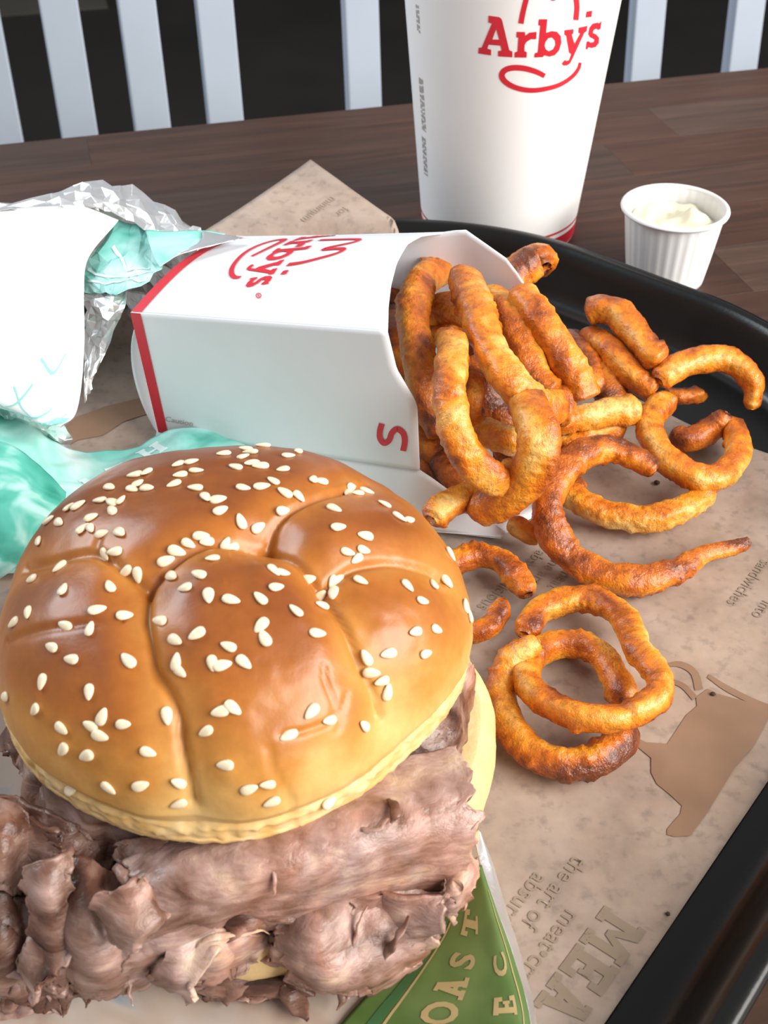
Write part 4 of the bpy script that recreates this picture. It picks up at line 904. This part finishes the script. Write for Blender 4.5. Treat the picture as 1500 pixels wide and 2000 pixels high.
# a slice under the bun at the right, showing beside the heel
slice_([[(740, 1500, 3.9), (820, 1440, 3.9), (875, 1370, 3.8), (905, 1290, 3.7)], [(790, 1520, 3.5), (860, 1460, 3.6), (890, 1390, 3.5), (915, 1310, 3.4)], [(830, 1530, 3.0), (880, 1480, 3.1), (893, 1420, 3.0), (915, 1350, 2.9)]], tone=.5, amp=.14, seed=10, nu=30, nv=60)
# dark crusty slice edge and loose shreds at the front
slice_([[(380, 1915, 1.25), (450, 1912, 1.3), (530, 1905, 1.3), (600, 1915, 1.2)], [(395, 1938, .95), (460, 1942, .95), (530, 1935, .95), (600, 1938, .9)]], tone=.05, amp=.06, seed=12, nu=14, nv=50, tear=.2)
def shred(pts, w, tone, seed):
    C = [at(*p) for p in pts]; path = catmull(C, 26); rad = [w/2*depth(p)/FPX*lerp(i/25, [0, .2, .7, 1], [.6, 1, .8, .25]) for i, p in enumerate(path)]
    V, F = tubegrid(path, rad, 10, .55); V = [v + Vector((noise.noise(v*4+Vector((seed, 0, 0))), noise.noise(v*4+Vector((0, seed, 0))), noise.noise(v*4)))*.07 for v in V]
    return mk('meat_shred', V, F, MEAT, parent=sand, colors=[(tone+.15*noise.noise(v*3), 0, 0, 1) for v in V])
for k, (p, w, tn) in enumerate([
    ([(300, 1855, 2.9), (262, 1880, 2.7), (250, 1920, 2.2), (258, 1965, 1.4)], 22, .85), ([(280, 1850, 2.9), (240, 1900, 2.5), (238, 1945, 1.7)], 14, .8),
    ([(330, 1872, 2.8), (400, 1835, 3.2), (470, 1822, 3.1), (528, 1822, 2.8)], 16, .85), ([(55, 1735, 3.9), (80, 1715, 4.3), (120, 1690, 4.4), (135, 1665, 4.2)], 20, .66),
    ([(60, 1870, 2.9), (90, 1810, 3.4), (100, 1770, 3.6)], 22, .35), ([(10, 1900, 2.3), (50, 1905, 2.4), (85, 1925, 2.0)], 24, .62),
    ([(90, 1940, 1.5), (105, 1960, 1.2), (118, 1985, 1.0)], 22, .7), ([(225, 1690, 4.0), (245, 1715, 4.1), (262, 1750, 3.8)], 26, .62),
    ([(700, 1900, 1.9), (690, 1860, 2.5), (700, 1800, 3.0), (718, 1770, 3.1)], 18, .7), ([(740, 1880, 2.1), (775, 1835, 2.7), (800, 1790, 3.0)], 24, .42),
    ([(535, 1690, 4.5), (537, 1720, 4.4), (533, 1750, 4.1)], 12, .72), ([(760, 1560, 4.75), (775, 1585, 4.8), (765, 1610, 4.7)], 24, .25),
    ([(700, 1615, 4.7), (735, 1622, 4.75), (760, 1600, 4.75)], 14, .72), ([(655, 1900, 1.5), (668, 1935, 1.2), (660, 1975, .95)], 22, .5),
    ([(690, 1910, 1.4), (720, 1940, 1.1), (735, 1915, 1.3)], 18, .6), ([(560, 1920, 1.2), (580, 1960, .95), (600, 1990, .9)], 46, .26),
    ([(0, 1985, 1.0), (60, 1970, 1.1), (120, 1975, 1.0)], 30, .55), ([(870, 1770, 2.7), (885, 1795, 2.4), (895, 1800, 2.2)], 18, .8),
    ([(900, 1745, 2.9), (908, 1765, 2.7), (905, 1778, 2.5)], 14, .9), ([(840, 1765, 2.8), (850, 1795, 2.5), (862, 1810, 2.2)], 20, .75)]):
    shred(p, w, tn, k*3.7)

# ------------------------------------------------------------------ foil wrapper
wrap = empty('foil_wrapper', (-6, 22, .5)); tag(wrap, 'crumpled teal and green printed foil wrapper spread under the sandwich', 'wrapper')
def crumpled(name, rows, mats, nu=50, nv=50, amp=.12, freq=.7, seed=0, th=.015, facet=1.0, flat=False):
    G = patch(pnet(rows), nu, nv); out = []; random.seed(seed+70)
    for i in range(nu):
        row = []
        for j in range(nv):
            p = G[i][j]
            if flat and 0 < i < nu-1 and 0 < j < nv-1: p = p + (G[i+1][j]-p)*random.uniform(-.35, .35) + (G[i][j+1]-p)*random.uniform(-.35, .35)
            a, b = G[min(i+1, nu-1)][j]-G[max(i-1, 0)][j], G[i][min(j+1, nv-1)]-G[i][max(j-1, 0)]
            nn = a.cross(b); nn = nn.normalized() if nn.length > 1e-9 else Vector((0, 0, 1))
            k = p*freq + Vector((seed*5.1, seed*2.7, seed))
            dd, pp = noise.voronoi(k)[:2]
            h = amp*(facet*(dd[1]-dd[0])*.9 + .5*noise.noise(k*1.7)) if not flat else amp*random.uniform(-1, 1)
            row.append(p + nn*h)
        out.append(row)
    o = sheet(name, out, th, mats, parent=wrap, smooth=not flat)
    return o, out
def on_sheet(name, geo, G, u0, v0, ud, vd, m, maxlen, lift=.014, sign=1):
    """lay 2D print on a sheet: x runs along ud, y along vd (in fractions of the sheet per unit)"""
    nu, nv = len(G), len(G[0])
    def S3(u, v):
        u = min(max(u, 0), .9999)*(nu-1); v = min(max(v, 0), .9999)*(nv-1); i, j = int(u), int(v); fu, fv = u-i, v-j
        return (G[i][j]*(1-fu)+G[i+1][j]*fu)*(1-fv) + (G[i][j+1]*(1-fu)+G[i+1][j+1]*fu)*fv
    def fn(x, y):
        u, v = u0+ud[0]*x+vd[0]*y, v0+ud[1]*x+vd[1]*y
        p = S3(u, v); n = (S3(u+.01, v)-p).cross(S3(u, v+.01)-p); n = n.normalized() if n.length > 1e-9 else Vector((0, 0, 1))
        if n.dot(Vector((0, 0, CAM_H))-p) < 0: n = -n
        return p + n*lift*sign
    return put(name, geo, fn, m, wrap, maxlen)
# under the sandwich: front and left floor sheet
o, GB = crumpled('base_sheet', [
    [(-160, 1120, 2.4), (60, 1080, 1.6), (300, 1030, .75), (560, 1010, .62), (800, 1040, .60)],
    [(-160, 1400, 1.8), (60, 1400, .75), (300, 1400, .62), (600, 1400, .60), (880, 1420, .60)],
    [(-160, 1760, 1.0), (60, 1760, .65), (300, 1760, .62), (600, 1760, .62), (860, 1760, .62)],
    [(-160, 2120, .9), (60, 2120, .75), (300, 2120, .72), (560, 2120, .72), (800, 2120, .75)]], [CREAM, FOIL], 50, 60, .05, .8, 1)
for pts in ([(.925, .30), (.94, .42), (.93, .55), (.95, .68)], [(.95, .36), (.93, .46), (.97, .52)], [(.93, .60), (.95, .56), (.98, .54)]):
    on_sheet('printed_line', stroke2d([(a*100, b*100) for a, b in pts], .22, 24), GB, 0, 0, (.01, 0), (0, .01), DKGRN, 2)
# green flap, front right, its edge rolled up towards the camera
o, GG = crumpled('green_flap', [
    [(640, 2030, .80), (700, 1960, .80), (770, 1890, .85), (840, 1800, .95), (890, 1720, 1.1)],
    [(760, 2040, .95), (800, 1980, 1.0), (850, 1900, 1.1), (895, 1810, 1.25), (915, 1700, 1.35)],
    [(880, 2050, 1.2), (905, 1990, 1.25), (930, 1910, 1.35), (940, 1820, 1.45), (928, 1690, 1.5)],
    [(985, 2060, 1.45), (1000, 1990, 1.45), (985, 1900, 1.5), (965, 1810, 1.55), (935, 1690, 1.55)],
    [(1040, 2060, 1.35), (1034, 1985, 1.35), (1008, 1885, 1.4), (975, 1790, 1.5), (940, 1690, 1.5)]], [GREEN, FOIL], 46, 60, .03, .8, 2)
LT = .62
def flap_text(body, u, v0, step, size, m=GOLDP):
    for k, ch in enumerate(body):
        geo = merge2(SLAB[ch][0]) if ch in SLAB else text2d(ch, 1.35, .04)
        on_sheet('printed_lettering', geo, GG, u + k*.0, v0+k*step, (0, size), (-size*1.15, 0), m, .3)
flap_text('OAST', .46, .19, .175, .145); flap_text('BEC', .80, .06, .21, .14, GOLDP)
on_sheet('printed_line', stroke2d([(x, 0) for x in np.linspace(0, 1, 6)], .05, 30), GG, .13, .05, (0, .9), (1, 0), DKGRN, .1)
on_sheet('printed_line', stroke2d([(x, 0) for x in np.linspace(0, 1, 6)], .014, 30), GG, .175, .05, (0, .9), (1, 0), GOLDP, .1)
on_sheet('printed_line', stroke2d([(x, 0) for x in np.linspace(0, 1, 6)], .022, 30), GG, .88, .04, (0, .85), (1, 0), GOLDP, .1)
# white foil edge turned under the flap, beside the liner
crumpled('foil_edge', [
    [(1040, 2060, 1.33), (1034, 1985, 1.33), (1008, 1885, 1.38), (975, 1790, 1.48), (940, 1690, 1.50), (925, 1625, 1.6)],
    [(1052, 2060, .9), (1045, 1985, .9), (1022, 1885, .95), (990, 1780, 1.1), (962, 1690, 1.3), (938, 1622, 1.6)],
    [(1042, 2060, .56), (1035, 1985, .56), (1012, 1885, .56), (985, 1790, .56), (960, 1710, .6), (930, 1650, .8)]], [FOIL, FOIL], 20, 60, .03, .9, 3)
# teal sheet behind and left of the bun
o, GT = crumpled('teal_sheet', [
    [(-60, 765, 2.3), (50, 790, 2.0), (112, 868, 1.3), (230, 884, .95), (345, 838, 1.6), (430, 846, 1.6), (560, 892, 1.2), (715, 930, 1.0)],
    [(-60, 880, 2.4), (50, 905, 2.0), (118, 935, 1.4), (230, 930, 1.1), (345, 895, 1.6), (450, 900, 1.7), (580, 935, 1.2), (722, 960, .9)],
    [(-60, 980, 2.5), (40, 985, 2.2), (118, 1000, 1.6), (230, 1000, 1.2), (345, 980, 1.4), (460, 980, 1.3), (580, 1000, 1.0), (700, 1000, .8)],
    [(-60, 1120, 2.3), (40, 1120, 1.9), (118, 1120, 1.3), (230, 1100, 1.0), (345, 1080, 1.0), (460, 1080, .9), (580, 1080, .8), (690, 1060, .7)]], [TEAL, FOIL], 70, 120, .22, .75, 4)
o, _ = crumpled('sea_green_fold', [
    [(-60, 855, 2.75), (20, 870, 2.6), (70, 905, 2.35), (130, 960, 1.9)], [(-60, 960, 3.0), (20, 960, 2.75), (75, 975, 2.45), (125, 985, 2.0)],
    [(-60, 1060, 3.0), (10, 1050, 2.8), (60, 1045, 2.4), (100, 1030, 2.0)], [(-60, 1150, 2.8), (0, 1130, 2.6), (40, 1100, 2.3), (70, 1080, 2.0)]], [SEAG, FOIL], 40, 40, .10, 1.1, 5)
for k, ch in enumerate('HTAE'):
    on_sheet('printed_lettering', merge2(SLAB[ch][0]) if ch in SLAB else merge2([rect(.05, 0, .3, 1), rect(.6, 0, .85, 1), rect(0, 0, .36, .16), rect(0, .84, .36, 1), rect(.54, 0, .9, .16), rect(.54, .84, .9, 1), rect(.25, .42, .65, .58)]),
             GT, .26 + .13*k, .50-.075*k, (-.06, .055), (-.16, -.03), PALEP, .25)
# big bright folded-over flap, upper left
o, GP = crumpled('bright_flap', [
    [(-80, 420, 6.2), (0, 410, 6.1), (105, 403, 6.0), (160, 404, 5.9), (232, 430, 5.6)],
    [(-80, 500, 5.8), (0, 495, 5.8), (80, 495, 5.7), (120, 500, 5.6), (172, 505, 5.3)],
    [(-80, 590, 5.1), (0, 590, 5.2), (70, 590, 5.1), (120, 588, 5.0), (164, 580, 4.8)],
    [(-80, 690, 4.2), (0, 690, 4.3), (70, 690, 4.3), (120, 690, 4.2), (164, 690, 3.9)],
    [(-80, 770, 3.2), (0, 780, 3.3), (50, 800, 3.2), (90, 818, 3.1), (150, 802, 2.9)],
    [(-80, 780, 2.9), (0, 797, 3.0), (45, 812, 2.9), (85, 826, 2.8), (118, 833, 2.7)]], [BLOWN, FOIL], 60, 50, .05, .45, 6)
for pts in ([(.86, .30), (.70, .52)], [(.72, .36), (.80, .46), (.84, .60)], [(.92, .36), (.76, .78)], [(.97, .50), (.80, .92)], [(.78, .20), (.97, .34)], [(.62, .55), (.66, .70), (.60, .80)], [(.90, .70), (.99, .62)], [(.84, .86), (.93, .95)]):
    on_sheet('printed_line', stroke2d([(a*100, b*100) for a, b in pts], 1.1, 10), GP, 0, 0, (.01, 0), (0, .01), LINEP, 4)
on_sheet('printed_patch', poly2d([[(86, 62), (80, 84), (84, 96), (94, 97), (99, 92), (97, 78), (92, 66)]]), GP, 0, 0, (.01, 0), (0, .01), LINEP, 5)
# the rest of the bunch behind and under the bright flap, down to the tray
def down(row, steps, back):
    return [[p + Vector((0, back*k/(steps-1), -(p.z-.75)*(k/(steps-1))**1.4)) for p in row] for k in range(steps)]
def bunch(name, rows, seed):
    random.seed(seed); G = patch(rows, 12, 16)
    G = [[p + Vector((random.uniform(-.12, .12), random.uniform(-.12, .12), random.uniform(-.06, .06)))*(1 if 0 < i < 11 else 0) for p in r] for i, r in enumerate(G)]
    return sheet(name, G, .015, [FOIL, FOIL], parent=wrap, smooth=False)
bunch('rear_fold', down([at(-80, 414, 5.2), at(0, 402, 5.15), at(110, 380, 5.4), at(180, 366, 5.5), at(240, 368, 5.4), at(310, 402, 5.2), at(385, 452, 5.3)], 4, -1.2), 5)
bunch('under_fold', down([at(-80, 775, 2.85), at(0, 790, 2.95), at(45, 805, 2.85), at(85, 818, 2.75), at(112, 822, 2.65)], 4, 1.0), 6)
# teal inner folds between the bright flap and the carton
o, GF = crumpled('teal_fold', [
    [(228, 430, 5.45), (270, 440, 5.5), (300, 468, 5.5), (318, 520, 5.5)],
    [(185, 490, 5.2), (235, 500, 5.3), (275, 515, 5.4), (312, 524, 5.5)],
    [(155, 530, 4.8), (200, 545, 5.0), (245, 548, 5.2), (290, 545, 5.4)],
    [(166, 572, 4.6), (195, 572, 4.8), (215, 574, 5.0), (230, 575, 5.2)]], [TEAL, TEAL], 10, 10, .075, 1.0, 7, flat=True)
for pts in ([(25, 20), (45, 55), (40, 85)], [(60, 10), (62, 50), (50, 95)], [(80, 15), (74, 60), (66, 96)]):
    on_sheet('printed_line', stroke2d(pts, 3.2, 24), GF, 0, 0, (.01, 0), (0, .01), PALEP, 3, .03)
crumpled('teal_tongue', [
    [(284, 448, 5.9), (330, 452, 5.85), (390, 450, 5.75), (440, 456, 5.7)],
    [(296, 490, 5.8), (335, 485, 5.8), (375, 475, 5.8), (420, 468, 5.75)],
    [(312, 522, 5.7), (335, 505, 5.75), (360, 490, 5.8), (400, 474, 5.8)]], [TEAL, FOIL], 24, 40, .05, 1.0, 8)
crumpled('foil_tip', [
    [(395, 452, 5.8), (440, 458, 5.85), (468, 464, 5.85)], [(390, 472, 5.85), (425, 475, 5.95), (462, 468, 5.9)], [(335, 505, 5.85), (365, 492, 5.95), (410, 480, 5.95)]], [FOIL, FOIL], 20, 24, .04, 1.4, 9)
# silver underside along the top of the bunch
crumpled('foil_top', [
    [(-80, 414, 5.2), (0, 400, 5.2), (110, 376, 5.5), (180, 360, 5.7), (240, 360, 5.6), (310, 394, 5.4), (370, 440, 5.4), (398, 455, 5.5)],
    [(-80, 422, 5.8), (0, 408, 5.7), (110, 392, 5.9), (180, 384, 6.0), (236, 386, 6.0), (295, 415, 5.8), (345, 445, 5.7), (385, 456, 5.7)],
    [(-80, 428, 6.15), (0, 416, 6.05), (110, 408, 5.95), (185, 406, 5.85), (232, 420, 5.75), (285, 448, 5.75), (310, 454, 5.75), (350, 458, 5.75)]], [FOIL, FOIL], 8, 24, .13, 1.0, 10, flat=True)
# silver flaps turned out beside the carton
crumpled('foil_fold', [
    [(166, 574, 4.55), (200, 572, 4.7), (228, 574, 4.9), (248, 568, 5.0)], [(165, 590, 4.35), (190, 600, 4.5), (215, 608, 4.7), (240, 600, 4.9)],
    [(163, 640, 3.7), (185, 645, 3.8), (210, 640, 4.0), (232, 628, 4.3)], [(164, 700, 3.2), (178, 700, 3.2), (190, 698, 3.3), (205, 690, 3.4)],
    [(165, 785, 2.6), (168, 770, 2.7), (172, 760, 2.7), (180, 745, 2.8)]], [FOIL, FOIL], 13, 8, .13, 1.1, 11, flat=True)

# ------------------------------------------------------------------ crumbs
def crumb(px, py, r, label):
    p = at(px, py, .55); V, F = [], []
    a, b = p.dot(E1), p.dot(E2); z = liner_z(a, b)
    for i in range(6):
        for k in range(8):
            t = math.pi*i/5; q = Vector((math.sin(t)*math.cos(k*math.pi/4), math.sin(t)*math.sin(k*math.pi/4), math.cos(t)*.7))
            V.append(Vector((p.x, p.y, z+.7*r)) + q*r*(1+.4*noise.noise(q*2+p)))
    tag(mk('crumb', V, grid_faces(6, 8, closed_v=True, flip=True), CRUMB), label, 'crumb', 'crumbs on the liner')
crumb(1393, 1352, .07, 'dark crumb on the brown printed picture of the liner')
crumb(1305, 1781, .05, 'tiny dark crumb near the black tray edge above the letter M')
crumb(1283, 941, .09, 'brown crust crumb beside the right-hand loop fry')
crumb(188, 948, .08, 'small dark crumb at the upper left edge of the bun')
